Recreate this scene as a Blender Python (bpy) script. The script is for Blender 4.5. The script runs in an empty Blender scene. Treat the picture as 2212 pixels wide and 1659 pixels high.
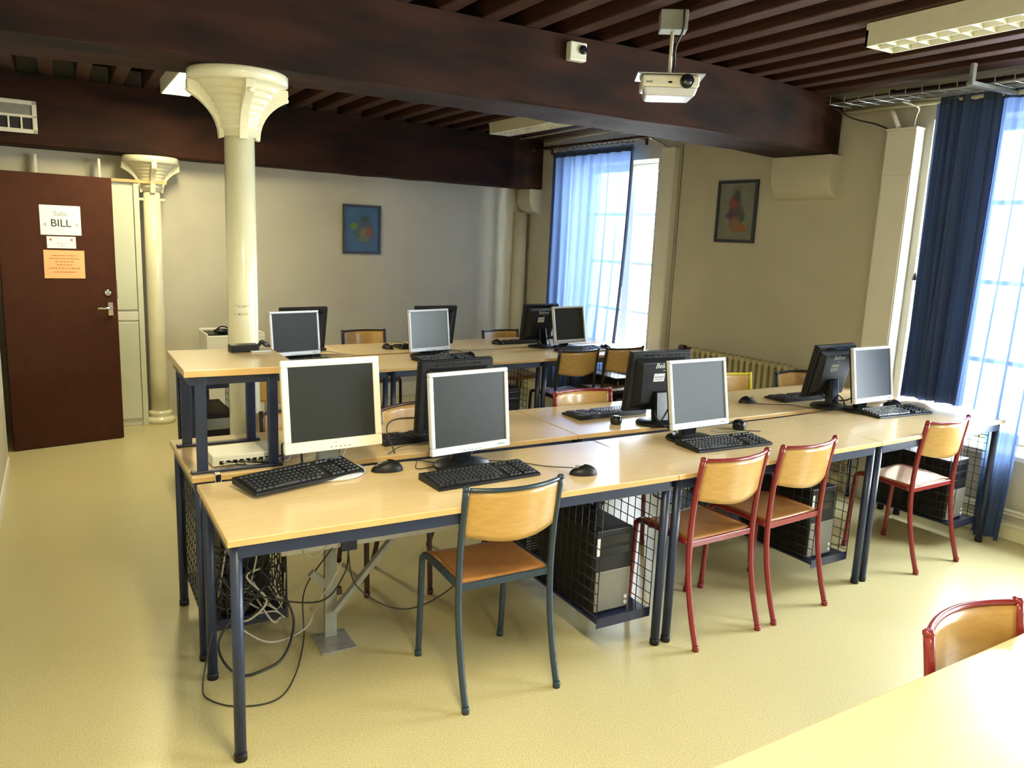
import bpy, bmesh, math, random
from mathutils import Vector, Matrix, Euler
random.seed(7)
S = bpy.context.scene
COL = S.collection
PI = math.pi
# ------------------------------------------------------------------ camera
cam_data = bpy.data.cameras.new('camera'); cam = bpy.data.objects.new('camera', cam_data); COL.objects.link(cam)
FPX = 1700.5
cam_data.sensor_fit = 'HORIZONTAL'; cam_data.sensor_width = 36.0; cam_data.lens = 36.0 * FPX / 2212.0
yaw, pitch, roll = 1.04562393, -0.185164813, 0.0425086216
fw = Vector((math.cos(yaw)*math.cos(pitch), math.sin(yaw)*math.cos(pitch), math.sin(pitch)))
rt = Vector((math.sin(yaw), -math.cos(yaw), 0)); up = rt.cross(fw)
r2 = math.cos(roll)*rt + math.sin(roll)*up; u2 = -math.sin(roll)*rt + math.cos(roll)*up
m = Matrix((r2, u2, -fw)).transposed().to_4x4(); m.translation = Vector((-0.389105, -2.309784, 1.670297))
cam.matrix_world = m; cam_data.clip_start = 0.02; cam_data.clip_end = 200
S.camera = cam
# ------------------------------------------------------------------ world, exposure
S.view_settings.view_transform = 'Standard'; S.view_settings.look = 'None'
S.view_settings.gamma = 1.0; S.view_settings.use_curve_mapping = False
S.view_settings.exposure = 0.60
W = bpy.data.worlds.new('overcast_sky'); S.world = W; W.use_nodes = True
bg = W.node_tree.nodes['Background']; bg.inputs[0].default_value = (0.86, 0.93, 1.0, 1); bg.inputs[1].default_value = 36.0
WARM = (1.0, 0.88, 0.52)
LAMP_POWER = 33.0

def lamp_light(parent, sx, sy, power, z):
    l = bpy.data.lights.new('tube_light', 'AREA'); l.shape = 'RECTANGLE'; l.size = sx; l.size_y = sy
    l.energy = power; l.color = WARM
    o = bpy.data.objects.new('tube_light', l); COL.objects.link(o); o.parent = parent; o.location = (0, 0, z); return o

# ------------------------------------------------------------------ materials
def srgb(r, g, b):
    f = lambda c: (c/255/12.92) if c/255 <= 0.04045 else ((c/255+0.055)/1.055)**2.4
    return (f(r), f(g), f(b), 1)
MATS = {}
def mat(name, col, rough=0.5, metal=0.0, noise=0.0, scale=8.0, bump=0.0, bscale=60.0, spec=0.5, stretch=None, col2=None, detail=4.0, coat=0.0):
    m = bpy.data.materials.new(name); m.use_nodes = True; nt = m.node_tree; p = nt.nodes['Principled BSDF']
    if len(col) == 3: col = (*col, 1)
    p.inputs['Base Color'].default_value = col; p.inputs['Roughness'].default_value = rough; p.inputs['Metallic'].default_value = metal
    p.inputs['Specular IOR Level'].default_value = spec
    if coat: p.inputs['Coat Weight'].default_value = coat; p.inputs['Coat Roughness'].default_value = 0.12
    if noise or bump or col2:
        tc = nt.nodes.new('ShaderNodeTexCoord'); mp = nt.nodes.new('ShaderNodeMapping'); nt.links.new(tc.outputs['Object'], mp.inputs[0])
        if stretch: mp.inputs['Scale'].default_value = stretch
        n = nt.nodes.new('ShaderNodeTexNoise'); n.inputs['Scale'].default_value = scale; n.inputs['Detail'].default_value = detail
        nt.links.new(mp.outputs[0], n.inputs['Vector'])
        if noise or col2:
            r = nt.nodes.new('ShaderNodeValToRGB'); nt.links.new(n.outputs['Fac'], r.inputs[0])
            c2 = col2 if col2 else tuple(c*(1-noise) for c in col[:3])
            c1 = col[:3] if col2 else tuple(min(1, c*(1+noise*0.6)) for c in col[:3])
            r.color_ramp.elements[0].position = 0.34; r.color_ramp.elements[1].position = 0.66
            r.color_ramp.elements[0].color = (*c2[:3], 1); r.color_ramp.elements[1].color = (*c1[:3], 1)
            nt.links.new(r.outputs[0], p.inputs['Base Color'])
        if bump:
            n2 = nt.nodes.new('ShaderNodeTexNoise'); n2.inputs['Scale'].default_value = bscale; nt.links.new(mp.outputs[0], n2.inputs['Vector'])
            b = nt.nodes.new('ShaderNodeBump'); b.inputs['Strength'].default_value = bump; b.inputs['Distance'].default_value = 0.01
            nt.links.new(n2.outputs['Fac'], b.inputs['Height']); nt.links.new(b.outputs[0], p.inputs['Normal'])
    MATS[name] = m; return m
wall_m = mat('wall_paint', (0.50, 0.465, 0.355), 0.7, noise=0.05, scale=3, bump=0.15, bscale=25)
white_m = mat('white_paint', (0.70, 0.68, 0.58), 0.45, noise=0.03, scale=5)
cream_gloss = mat('cream_gloss_paint', (0.74, 0.70, 0.48), 0.22, noise=0.05, scale=6, bump=0.08, bscale=18, coat=0.4)
beam_m = mat('dark_beam_wood', (0.038, 0.0125, 0.0055), 0.8, col2=(0.010, 0.0045, 0.003), scale=2.2, stretch=(0.8, 3, 3), bump=0.35, bscale=7, detail=10, spec=0.2)
joist_m = mat('dark_joist_wood', (0.058, 0.016, 0.005), 0.6, col2=(0.028, 0.008, 0.004), scale=3.0, stretch=(5, 0.6, 5), bump=0.4, bscale=9, detail=8)
board_m = mat('ceiling_board_wood', (0.014, 0.007, 0.006), 0.7, noise=0.4, scale=6, stretch=(4, 0.5, 4))
door_m = mat('brown_door_laminate', (0.056, 0.017, 0.007), 0.7, noise=0.12, scale=14, bump=0.05, bscale=120, spec=0.15)
beech_m = mat('beech_laminate', (0.74, 0.555, 0.30), 0.25, noise=0.05, scale=22, stretch=(0.35, 6, 1), coat=0.25)
edge_m = mat('beech_edge_band', (0.60, 0.38, 0.15), 0.35, noise=0.1, scale=22, stretch=(0.4, 6, 1))
ply_m = mat('golden_plywood', (0.50, 0.295, 0.085), 0.30, noise=0.10, scale=12, stretch=(0.6, 6, 6), coat=0.35)
seat_m = mat('seat_plywood', (0.36, 0.16, 0.045), 0.28, noise=0.12, scale=12, stretch=(6, 0.6, 6), coat=0.35)
navy_m = mat('navy_enamel', (0.014, 0.024, 0.062), 0.36, noise=0.08, scale=20)
navydark_m = mat('dark_navy_enamel', (0.010, 0.014, 0.040), 0.35, noise=0.08, scale=20)
teal_m = mat('blue_grey_enamel', (0.022, 0.040, 0.060), 0.26, noise=0.06, scale=20)
red_m = mat('red_enamel', (0.20, 0.013, 0.016), 0.27, noise=0.05, scale=20, coat=0.3)
brown_m = mat('dark_brown_enamel', (0.055, 0.022, 0.015), 0.35, noise=0.1, scale=20)
yellow_m = mat('yellow_enamel', (0.72, 0.62, 0.03), 0.3, noise=0.05, scale=20)
blackframe_m = mat('black_enamel', (0.02, 0.016, 0.018), 0.35, noise=0.1, scale=20)
black_m = mat('black_plastic', (0.009, 0.009, 0.010), 0.42, noise=0.15, scale=60, spec=0.3)
blackg_m = mat('black_gloss_plastic', (0.007, 0.008, 0.010), 0.18, noise=0.1, scale=40, spec=0.4)
key_m = mat('charcoal_key_plastic', (0.018, 0.019, 0.020), 0.33, noise=0.15, scale=80, spec=0.4)
silver_m = mat('silver_plastic', (0.60, 0.62, 0.66), 0.30, noise=0.03, scale=30, metal=0.15)
ivory_m = mat('ivory_plastic', (0.80, 0.78, 0.67), 0.38, noise=0.03, scale=30)
screen_m = mat('screen_glass', (0.022, 0.025, 0.025), 0.38, noise=0.06, scale=200, spec=0.22)
screen_reflection_m = mat('screen_glass_painted_reflection', (0.13, 0.155, 0.175), 0.3, noise=0.05, scale=200, spec=0.6)  # same screen glass, with the pale reflection painted into its base colour
greyp_m = mat('grey_case_front', (0.16, 0.155, 0.13), 0.4, noise=0.05, scale=30)
steel_m = mat('galvanised_steel', (0.42, 0.43, 0.42), 0.35, metal=0.6, noise=0.15, scale=30)
greypaint_m = mat('grey_steel_paint', (0.24, 0.24, 0.20), 0.4, noise=0.08, scale=25)
wire_m = mat('dark_wire', (0.012, 0.014, 0.022), 0.4, metal=0.3, noise=0.1, scale=60)
cable_m = mat('black_cable', (0.014, 0.013, 0.012), 0.45, noise=0.1, scale=50)
gcable_m = mat('grey_cable', (0.42, 0.40, 0.33), 0.5, noise=0.1, scale=50)
lum_m = mat('luminaire_white', (0.72, 0.69, 0.55), 0.35, noise=0.04, scale=20)
paper_m = mat('white_paper', (0.85, 0.85, 0.80), 0.7, noise=0.02, scale=30)
orange_m = mat('orange_paper', (0.85, 0.42, 0.18), 0.7, noise=0.04, scale=30)
ink_m = mat('dark_ink', (0.05, 0.045, 0.05), 0.8, noise=0.1, scale=80)
redink_m = mat('faded_red_ink', (0.45, 0.12, 0.05), 0.8, noise=0.1, scale=80)
greyink_m = mat('grey_ink', (0.30, 0.29, 0.27), 0.8, noise=0.1, scale=80)
label_m = mat('white_sticker', (0.62, 0.64, 0.62), 0.5, noise=0.04, scale=60)
chrome_m = mat('chrome', (0.8, 0.8, 0.8), 0.15, metal=1.0, noise=0.02, scale=30)
lens_m = mat('lens_glass', (0.01, 0.012, 0.02), 0.06, noise=0.1, scale=30, spec=1.0)
rad_m = mat('radiator_paint', (0.50, 0.45, 0.27), 0.38, noise=0.06, scale=15)
aqua_m = mat('grey_white_panel', (0.60, 0.62, 0.47), 0.4, noise=0.03, scale=6)
frame_m = mat('picture_frame_navy', (0.016, 0.022, 0.045), 0.35, noise=0.1, scale=40)
def floor_material():
    m = bpy.data.materials.new('speckled_linoleum'); m.use_nodes = True; nt = m.node_tree; p = nt.nodes['Principled BSDF']
    tc = nt.nodes.new('ShaderNodeTexCoord')
    n1 = nt.nodes.new('ShaderNodeTexNoise'); n1.inputs['Scale'].default_value = 210; n1.inputs['Detail'].default_value = 6
    n2 = nt.nodes.new('ShaderNodeTexNoise'); n2.inputs['Scale'].default_value = 1.6; n2.inputs['Detail'].default_value = 4
    for n in (n1, n2): nt.links.new(tc.outputs['Object'], n.inputs['Vector'])
    r = nt.nodes.new('ShaderNodeValToRGB'); nt.links.new(n1.outputs['Fac'], r.inputs[0])
    r.color_ramp.elements[0].position = 0.33; r.color_ramp.elements[0].color = (0.40, 0.34, 0.15, 1)
    r.color_ramp.elements[1].position = 0.62; r.color_ramp.elements[1].color = (0.62, 0.55, 0.32, 1)
    r2_ = nt.nodes.new('ShaderNodeValToRGB'); nt.links.new(n2.outputs['Fac'], r2_.inputs[0])
    r2_.color_ramp.elements[0].color = (0.82, 0.83, 0.80, 1); r2_.color_ramp.elements[1].color = (1, 1, 1, 1)
    mx = nt.nodes.new('ShaderNodeMix'); mx.data_type = 'RGBA'; mx.blend_type = 'MULTIPLY'; mx.inputs[0].default_value = 1.0
    nt.links.new(r.outputs[0], mx.inputs[6]); nt.links.new(r2_.outputs[0], mx.inputs[7]); nt.links.new(mx.outputs[2], p.inputs['Base Color'])
    p.inputs['Roughness'].default_value = 0.30; p.inputs['Specular IOR Level'].default_value = 0.5
    b = nt.nodes.new('ShaderNodeBump'); b.inputs['Strength'].default_value = 0.06; b.inputs['Distance'].default_value = 0.01
    nt.links.new(n2.outputs['Fac'], b.inputs['Height']); nt.links.new(b.outputs[0], p.inputs['Normal'])
    return m
floor_m = floor_material()
def curtain_material(name, col, transp, translu):
    m = bpy.data.materials.new(name); m.use_nodes = True; nt = m.node_tree; nt.nodes.remove(nt.nodes['Principled BSDF'])
    out = nt.nodes['Material Output']
    tc = nt.nodes.new('ShaderNodeTexCoord'); mp = nt.nodes.new('ShaderNodeMapping'); mp.inputs['Scale'].default_value = (60, 60, 2); nt.links.new(tc.outputs['Object'], mp.inputs[0])
    n = nt.nodes.new('ShaderNodeTexNoise'); n.inputs['Scale'].default_value = 4; nt.links.new(mp.outputs[0], n.inputs['Vector'])
    r = nt.nodes.new('ShaderNodeValToRGB'); nt.links.new(n.outputs['Fac'], r.inputs[0])
    r.color_ramp.elements[0].color = (col[0]*0.8, col[1]*0.8, col[2]*0.85, 1); r.color_ramp.elements[1].color = (*col, 1)
    d = nt.nodes.new('ShaderNodeBsdfDiffuse'); t = nt.nodes.new('ShaderNodeBsdfTranslucent'); tr = nt.nodes.new('ShaderNodeBsdfTransparent')
    nt.links.new(r.outputs[0], d.inputs[0]); nt.links.new(r.outputs[0], t.inputs[0]); tr.inputs[0].default_value = (0.74, 0.85, 1.0, 1)
    a = nt.nodes.new('ShaderNodeMixShader'); a.inputs[0].default_value = translu; nt.links.new(d.outputs[0], a.inputs[1]); nt.links.new(t.outputs[0], a.inputs[2])
    b = nt.nodes.new('ShaderNodeMixShader'); b.inputs[0].default_value = transp; nt.links.new(a.outputs[0], b.inputs[1]); nt.links.new(tr.outputs[0], b.inputs[2])
    nt.links.new(b.outputs[0], out.inputs[0]); return m
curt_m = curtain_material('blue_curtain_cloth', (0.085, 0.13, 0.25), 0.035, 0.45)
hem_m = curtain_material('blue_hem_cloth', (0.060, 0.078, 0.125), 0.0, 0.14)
def glass_material():
    m = bpy.data.materials.new('window_glass'); m.use_nodes = True; nt = m.node_tree; nt.nodes.remove(nt.nodes['Principled BSDF'])
    g = nt.nodes.new('ShaderNodeBsdfGlossy'); g.inputs['Roughness'].default_value = 0.02; t = nt.nodes.new('ShaderNodeBsdfTransparent'); t.inputs[0].default_value = (0.95, 0.97, 0.97, 1)
    n = nt.nodes.new('ShaderNodeTexNoise'); n.inputs['Scale'].default_value = 3
    mr = nt.nodes.new('ShaderNodeMapRange'); mr.inputs[3].default_value = 0.04; mr.inputs[4].default_value = 0.07; nt.links.new(n.outputs['Fac'], mr.inputs[0])
    mx = nt.nodes.new('ShaderNodeMixShader'); nt.links.new(mr.outputs[0], mx.inputs[0]); nt.links.new(t.outputs[0], mx.inputs[1]); nt.links.new(g.outputs[0], mx.inputs[2])
    nt.links.new(mx.outputs[0], nt.nodes['Material Output'].inputs[0]); return m
glass_m = glass_material()
def emit_material(name, col, st):
    m = bpy.data.materials.new(name); m.use_nodes = True; nt = m.node_tree; p = nt.nodes['Principled BSDF']
    p.inputs['Emission Color'].default_value = (*col, 1); p.inputs['Emission Strength'].default_value = st; p.inputs['Base Color'].default_value = (0.8, 0.8, 0.7, 1)
    return m
tube_m = emit_material('lit_tube', (1.0, 0.93, 0.72), 30.0)
tubeoff_m = mat('unlit_tube', (0.78, 0.76, 0.66), 0.3, noise=0.02)
led_m = emit_material('green_led', (0.4, 1.0, 0.2), 3.0)
def art_material(name, base, blobs, seed):
    m = bpy.data.materials.new(name); m.use_nodes = True; nt = m.node_tree; p = nt.nodes['Principled BSDF']; p.inputs['Roughness'].default_value = 0.5
    tc = nt.nodes.new('ShaderNodeTexCoord'); prev = None
    n0 = nt.nodes.new('ShaderNodeTexNoise'); n0.inputs['Scale'].default_value = 9; nt.links.new(tc.outputs['Object'], n0.inputs['Vector'])
    r = nt.nodes.new('ShaderNodeValToRGB'); nt.links.new(n0.outputs['Fac'], r.inputs[0]); r.color_ramp.elements[0].color = (*[c*0.7 for c in base], 1); r.color_ramp.elements[1].color = (*[min(1, c*1.3) for c in base], 1)
    prev = r.outputs[0]
    for k, (cx, cz, rx, rz, col) in enumerate(blobs):
        mp = nt.nodes.new('ShaderNodeMapping'); mp.vector_type = 'POINT'; mp.inputs['Location'].default_value = (-cx/rx, 0, -cz/rz); mp.inputs['Scale'].default_value = (1/rx, 0.0, 1/rz)
        nz = nt.nodes.new('ShaderNodeTexNoise'); nz.inputs['Scale'].default_value = 22 + k*5; nt.links.new(tc.outputs['Object'], nz.inputs['Vector'])
        vm = nt.nodes.new('ShaderNodeVectorMath'); vm.operation = 'LENGTH'
        nt.links.new(tc.outputs['Object'], mp.inputs[0]); nt.links.new(mp.outputs[0], vm.inputs[0])
        ad = nt.nodes.new('ShaderNodeMath'); ad.operation = 'ADD'; nt.links.new(vm.outputs['Value'], ad.inputs[0]); nt.links.new(nz.outputs['Fac'], ad.inputs[1])
        mr = nt.nodes.new('ShaderNodeMapRange'); mr.inputs[1].default_value = 1.7; mr.inputs[2].default_value = 1.2; nt.links.new(ad.outputs[0], mr.inputs[0])
        mx = nt.nodes.new('ShaderNodeMix'); mx.data_type = 'RGBA'; nt.links.new(mr.outputs[0], mx.inputs[0]); nt.links.new(prev, mx.inputs[6]); mx.inputs[7].default_value = (*col, 1)
        prev = mx.outputs[2]
    nt.links.new(prev, p.inputs['Base Color']); return m

# ------------------------------------------------------------------ mesh helpers
class MB:
    def __init__(s): s.bm = bmesh.new(); s.slots = []
    def _mi(s, m):
        if m is None: return 0
        if m not in s.slots: s.slots.append(m)
        return s.slots.index(m)
    def hexa(s, p, m=None):
        v = [s.bm.verts.new(q) for q in p]; mi = s._mi(m)
        for f in ((0,3,2,1),(4,5,6,7),(0,1,5,4),(1,2,6,5),(2,3,7,6),(3,0,4,7)):
            s.bm.faces.new([v[i] for i in f]).material_index = mi
        return s
    def box(s, x0, x1, y0, y1, z0, z1, m=None, T=None):
        p = [Vector(q) for q in ((x0,y0,z0),(x1,y0,z0),(x1,y1,z0),(x0,y1,z0),(x0,y0,z1),(x1,y0,z1),(x1,y1,z1),(x0,y1,z1))]
        if T is not None: p = [T @ q for q in p]
        return s.hexa(p, m)
    def bar(s, a, b, w, h, m=None, upv=(0,0,1)):
        a, b = Vector(a), Vector(b); d = (b-a).normalized(); u = Vector(upv)
        if abs(d.dot(u)) > 0.98: u = Vector((0,1,0))
        sx = d.cross(u).normalized(); sz = sx.cross(d)
        p = []
        for c in (a, b):
            for i, j in ((-1,-1),(1,-1),(1,1),(-1,1)): p.append(c + sx*w/2*i + sz*h/2*j)
        return s.hexa(p, m)
    def tube(s, pts, r, seg=10, m=None, caps=True):
        pts = [Vector(p) for p in pts]; n = len(pts); mi = s._mi(m); rings = []; prev = None
        for i, p in enumerate(pts):
            d = (pts[min(i+1, n-1)] - pts[max(i-1, 0)]).normalized()
            if prev is None:
                u = Vector((0,0,1)) if abs(d.z) < 0.9 else Vector((1,0,0)); u = (u - d*u.dot(d)).normalized()
            else: u = (prev - d*prev.dot(d)).normalized()
            prev = u; v = d.cross(u); rr = r[i] if isinstance(r, (list, tuple)) else r
            rings.append([s.bm.verts.new(p + u*math.cos(2*PI*k/seg)*rr + v*math.sin(2*PI*k/seg)*rr) for k in range(seg)])
        for a, b in zip(rings, rings[1:]):
            for k in range(seg):
                f = s.bm.faces.new((a[k], a[(k+1)%seg], b[(k+1)%seg], b[k])); f.smooth = True; f.material_index = mi
        if caps:
            s.bm.faces.new(rings[0][::-1]).material_index = mi; s.bm.faces.new(rings[-1]).material_index = mi
        return s
    def lathe(s, prof, seg=32, c=(0,0,0), m=None, sx=1, sy=1, T=None):
        mi = s._mi(m); rings = []
        for r, z in prof:
            q = [Vector((c[0]+r*sx*math.cos(2*PI*k/seg), c[1]+r*sy*math.sin(2*PI*k/seg), c[2]+z)) for k in range(seg)]
            if T is not None: q = [T @ x for x in q]
            rings.append([s.bm.verts.new(x) for x in q])
        for a, b in zip(rings, rings[1:]):
            for k in range(seg):
                f = s.bm.faces.new((a[k], a[(k+1)%seg], b[(k+1)%seg], b[k])); f.smooth = True; f.material_index = mi
        s.bm.faces.new(rings[0][::-1]).material_index = mi; s.bm.faces.new(rings[-1]).material_index = mi
        return s
    def prism(s, poly, a, b, axis='x', m=None, T=None, smooth=False):
        # poly: 2d points in the plane normal to axis; extruded from a to b
        mi = s._mi(m)
        def P(q, t):
            v = {'x': (t, q[0], q[1]), 'y': (q[0], t, q[1]), 'z': (q[0], q[1], t)}[axis]; v = Vector(v)
            return T @ v if T is not None else v
        A = [s.bm.verts.new(P(q, a)) for q in poly]; B = [s.bm.verts.new(P(q, b)) for q in poly]; n = len(poly)
        s.bm.faces.new(A).material_index = mi; s.bm.faces.new(B[::-1]).material_index = mi
        for k in range(n):
            f = s.bm.faces.new((A[k], B[k], B[(k+1)%n], A[(k+1)%n])); f.material_index = mi; f.smooth = smooth
        return s
    def grid(s, fn, nu, nv, m=None, smooth=True):
        mi = s._mi(m); V = [[s.bm.verts.new(fn(i/nu, j/nv)) for j in range(nv+1)] for i in range(nu+1)]
        for i in range(nu):
            for j in range(nv):
                f = s.bm.faces.new((V[i][j], V[i+1][j], V[i+1][j+1], V[i][j+1])); f.smooth = smooth; f.material_index = mi
        return s
    def shell(s, fn, nu, nv, th, m=None):
        # closed curved plate: fn(u, v, side) with side -1 / 1
        mi = s._mi(m); G = []
        for sd in (-1, 1): G.append([[s.bm.verts.new(fn(i/nu, j/nv, sd*th/2)) for j in range(nv+1)] for i in range(nu+1)])
        for g, fl in ((G[0], 0), (G[1], 1)):
            for i in range(nu):
                for j in range(nv):
                    q = [g[i][j], g[i+1][j], g[i+1][j+1], g[i][j+1]]
                    if fl: q = q[::-1]
                    f = s.bm.faces.new(q); f.smooth = True; f.material_index = mi
        def side(idx):
            for a, b in zip(idx, idx[1:]): s.bm.faces.new((G[0][a[0]][a[1]], G[1][a[0]][a[1]], G[1][b[0]][b[1]], G[0][b[0]][b[1]])).material_index = mi
        side([(i, 0) for i in range(nu+1)]); side([(nu, j) for j in range(nv+1)]); side([(i, nv) for i in range(nu, -1, -1)]); side([(0, j) for j in range(nv, -1, -1)])
        return s
    def build(s, name, m=None, parent=None, bevel=0.0, seg=2):
        bmesh.ops.recalc_face_normals(s.bm, faces=s.bm.faces)
        me = bpy.data.meshes.new(name); s.bm.to_mesh(me); s.bm.free()
        for q in (s.slots if s.slots else [m]): me.materials.append(q)
        o = bpy.data.objects.new(name, me); COL.objects.link(o)
        if parent is not None: o.parent = parent
        if bevel:
            b = o.modifiers.new('bevel', 'BEVEL'); b.width = bevel; b.segments = seg; b.limit_method = 'ANGLE'; b.angle_limit = math.radians(40)
        return o
def empty(name, loc=(0,0,0), rz=0.0):
    o = bpy.data.objects.new(name, None); COL.objects.link(o); o.location = loc; o.rotation_euler = (0, 0, rz); o.empty_display_size = 0.1; return o
def tag(o, label, cat, group=None):
    o['label'] = label; o['category'] = cat
    if group: o['group'] = group
    return o
def struct(o): o['kind'] = 'structure'; return o
def kids(o): return [c for c in bpy.data.objects if c.parent == o]
def copy_tree(o, parent=None):
    c = o.copy(); COL.objects.link(c); c.parent = parent
    for ch in kids(o): copy_tree(ch, c)
    return c
def text_mesh(txt, size, depth, m, parent, name, loc, rot, align='CENTER', shear=0.0, italic=False):
    cu = bpy.data.curves.new('t', 'FONT'); cu.body = txt; cu.size = size; cu.extrude = depth; cu.align_x = align; cu.align_y = 'CENTER'; cu.resolution_u = 3
    cu.shear = shear; cu.offset = size*0.008 if txt != 'Salle' else 0.0
    t = bpy.data.objects.new('t', cu); COL.objects.link(t); dg = bpy.context.evaluated_depsgraph_get(); dg.update()
    me = bpy.data.meshes.new_from_object(t.evaluated_get(dg)); bpy.data.objects.remove(t)
    me.materials.clear(); me.materials.append(m); me.name = name
    o = bpy.data.objects.new(name, me); COL.objects.link(o); o.parent = parent; o.location = loc; o.rotation_euler = rot; return o
def spline(pts, n=8):
    P = [Vector(p) for p in pts]; P = [2*P[0]-P[1]] + P + [2*P[-1]-P[-2]]; out = []
    for i in range(1, len(P)-2):
        for k in range(n):
            t = k/n; a, b, c, d = P[i-1], P[i], P[i+1], P[i+2]
            out.append(0.5*((2*b) + (c-a)*t + (2*a-5*b+4*c-d)*t*t + (3*b-a-3*c+d)*t**3))
    out.append(P[-2]); return out

# ------------------------------------------------------------------ the room
def xw(y): return 4.50 - 0.07*y          # inner face of the window wall
def yb(x): return 4.98 + 0.09*(x-0.3)    # face of the back wall
ZC = 2.68                                # underside of joists
YF = -4.8
XL = -0.75
WA = math.atan2(0.07, 1.0)               # window wall turns by this angle
TW = Matrix.Translation((4.50, 0, 0)) @ Matrix.Rotation(WA, 4, 'Z')   # local: x = out of room, y = along wall
struct(MB().box(-1.6, 6.0, -5.2, 5.9, -0.12, 0.0).build('floor', floor_m))
struct(MB().box(-1.4, 5.2, -5.0, 5.9, 2.84, 2.92).build('ceiling', board_m))
# window wall with three openings, built along its own length
wins = [(3.32, 4.58, 0.52, 2.40), (-0.90, 0.88, 0.52, 2.50), (-3.5, -1.9, 0.52, 2.50)]
mb = MB(); TH = 0.42
ys = sorted([-5.2, 5.8] + [v for w in wins for v in w[:2]])
for a, b in zip(ys, ys[1:]):
    w = [w for w in wins if w[0] <= a + 1e-6 and w[1] >= b - 1e-6]
    if w: mb.box(0, TH, a, b, -0.1, w[0][2], T=TW); mb.box(0, TH, a, b, w[0][3], 2.9, T=TW)
    else: mb.box(0, TH, a, b, -0.1, 2.9, T=TW)
struct(mb.build('wall_right', wall_m))
# back wall, slightly turned
mb = MB(); mb.hexa([(-1.4, yb(-1.4), -0.1), (4.7, yb(4.7), -0.1), (4.7, yb(4.7)+0.2, -0.1), (-1.4, yb(-1.4)+0.2, -0.1), (-1.4, yb(-1.4), 2.9), (4.7, yb(4.7), 2.9), (4.7, yb(4.7)+0.2, 2.9), (-1.4, yb(-1.4)+0.2, 2.9)])
struct(mb.build('wall_back', wall_m))
mb = MB(); mb.box(-1.0, XL, YF-0.2, 3.72, -0.1, 2.9); mb.box(-1.0, XL-0.07, 3.72, 5.2, -0.1, 2.9)
struct(mb.build('wall_left', wall_m))
struct(MB().box(-1.0, 5.1, YF-0.2, YF, -0.1, 2.9).build('wall_front', wall_m))
struct(MB().box(XL, XL+0.012, YF, 3.72, 0, 0.09).build('baseboard_left', white_m, bevel=0.003))
mb = MB(); mb.hexa([(0.45, yb(0.45)-0.012, 0), (4.17, yb(4.17)-0.012, 0), (4.17, yb(4.17), 0), (0.45, yb(0.45), 0), (0.45, yb(0.45)-0.012, 0.14), (4.17, yb(4.17)-0.012, 0.14), (4.17, yb(4.17), 0.14), (0.45, yb(0.45), 0.14)])
struct(mb.build('baseboard_back', cream_gloss, bevel=0.003))
struct(MB().box(-0.012, 0, -4.7, 5.3, 0, 0.09, T=TW).build('baseboard_right', cream_gloss, bevel=0.003))
# door frame on the left wall
mb = MB(); mb.box(XL-0.07, XL-0.02, 4.05, 4.15, 0, 2.05); mb.box(XL-0.07, XL-0.02, 4.92, 4.99-0.12, 0, 2.05); mb.box(XL-0.07, XL-0.02, 4.05, 4.99-0.12, 1.99, 2.05)
struct(mb.build('trim_1', white_m, bevel=0.004))
# ceiling timbers
def timber(name, front, back, z0, z1, m):
    bm = MB(); n = len(front)
    rng = random.Random(3)
    ring = []
    for (xf, yf), (xb_, yb_) in zip(front, back):
        j = lambda: (rng.random()-0.5)*0.008
        ring.append([bm.bm.verts.new(q) for q in ((xf, yf+j(), z0+0.012+j()), (xf, yf+0.014, z0+j()), (xb_, yb_-0.014, z0+j()), (xb_, yb_+j(), z0+0.012+j()), (xb_, yb_, z1), (xf, yf, z1))])
    for a, b in zip(ring, ring[1:]):
        for k in range(6): bm.bm.faces.new((a[k], a[(k+1)%6], b[(k+1)%6], b[k]))
    bm.bm.faces.new(ring[0]); bm.bm.faces.new(ring[-1][::-1])
    return bm.build(name, m)
def interp(poly, x):
    for (a, b), (c, d) in zip(poly, poly[1:]):
        if x <= c: return b + (d-b)*(x-a)/(c-a)
    return poly[-1][1]
FR = [(-1.0, 1.22), (-0.5, 1.21), (0.1, 1.20), (0.9, 1.235), (1.86, 1.243), (2.5, 1.235), (3.2, 1.29), (3.8, 1.40), (4.40, 1.52)]
BK = [(-1.0, 1.75), (-0.55, 1.72), (0.1, 1.65), (0.66, 1.62), (1.53, 1.638), (2.3, 1.69), (3.14, 1.78), (3.8, 1.88), (4.37, 1.99)]
xs = [-0.95 + i*(4.36+0.95)/24 for i in range(25)]
b1 = timber('main_ceiling_beam', [(x, interp(FR, x)) for x in xs], [(x-0.01, interp(BK, x)) for x in xs], 2.32, ZC, beam_m)
tag(b1, 'massive dark brown timber beam crossing the room above the near white column', 'beam')
xs = [-0.8 + i*(4.14+0.8)/20 for i in range(21)]
b2 = timber('rear_ceiling_beam', [(x, 4.70+0.085*x) for x in xs], [(x, min(4.70+0.085*x+0.26, yb(x)-0.005)) for x in xs], 2.175, ZC, beam_m)
tag(b2, 'dark brown timber beam along the top of the back wall', 'beam')
jo = None; k = 0; x = -0.62
while x < 4.36:
    y1 = yb(x)-0.01; y0 = YF+0.01
    if jo is None:
        jo = MB().box(-0.045, 0.045, y0, 4.82, 0, 0.155).build('ceiling_joist', joist_m, bevel=0.006); j = jo
    else:
        j = jo.copy(); COL.objects.link(j)
    j.location = (x, 0.085*x if x > 0 else 0, ZC+0.002); j.rotation_euler = (0, 0, 0)
    if x + 0.06 > xw(4.9): j.location.x = xw(4.9)-0.06
    tag(j, 'slim dark brown ceiling joist above the beams, one of an evenly spaced run', 'joist', 'ceiling joists')
    x += 0.232; k += 1
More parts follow.
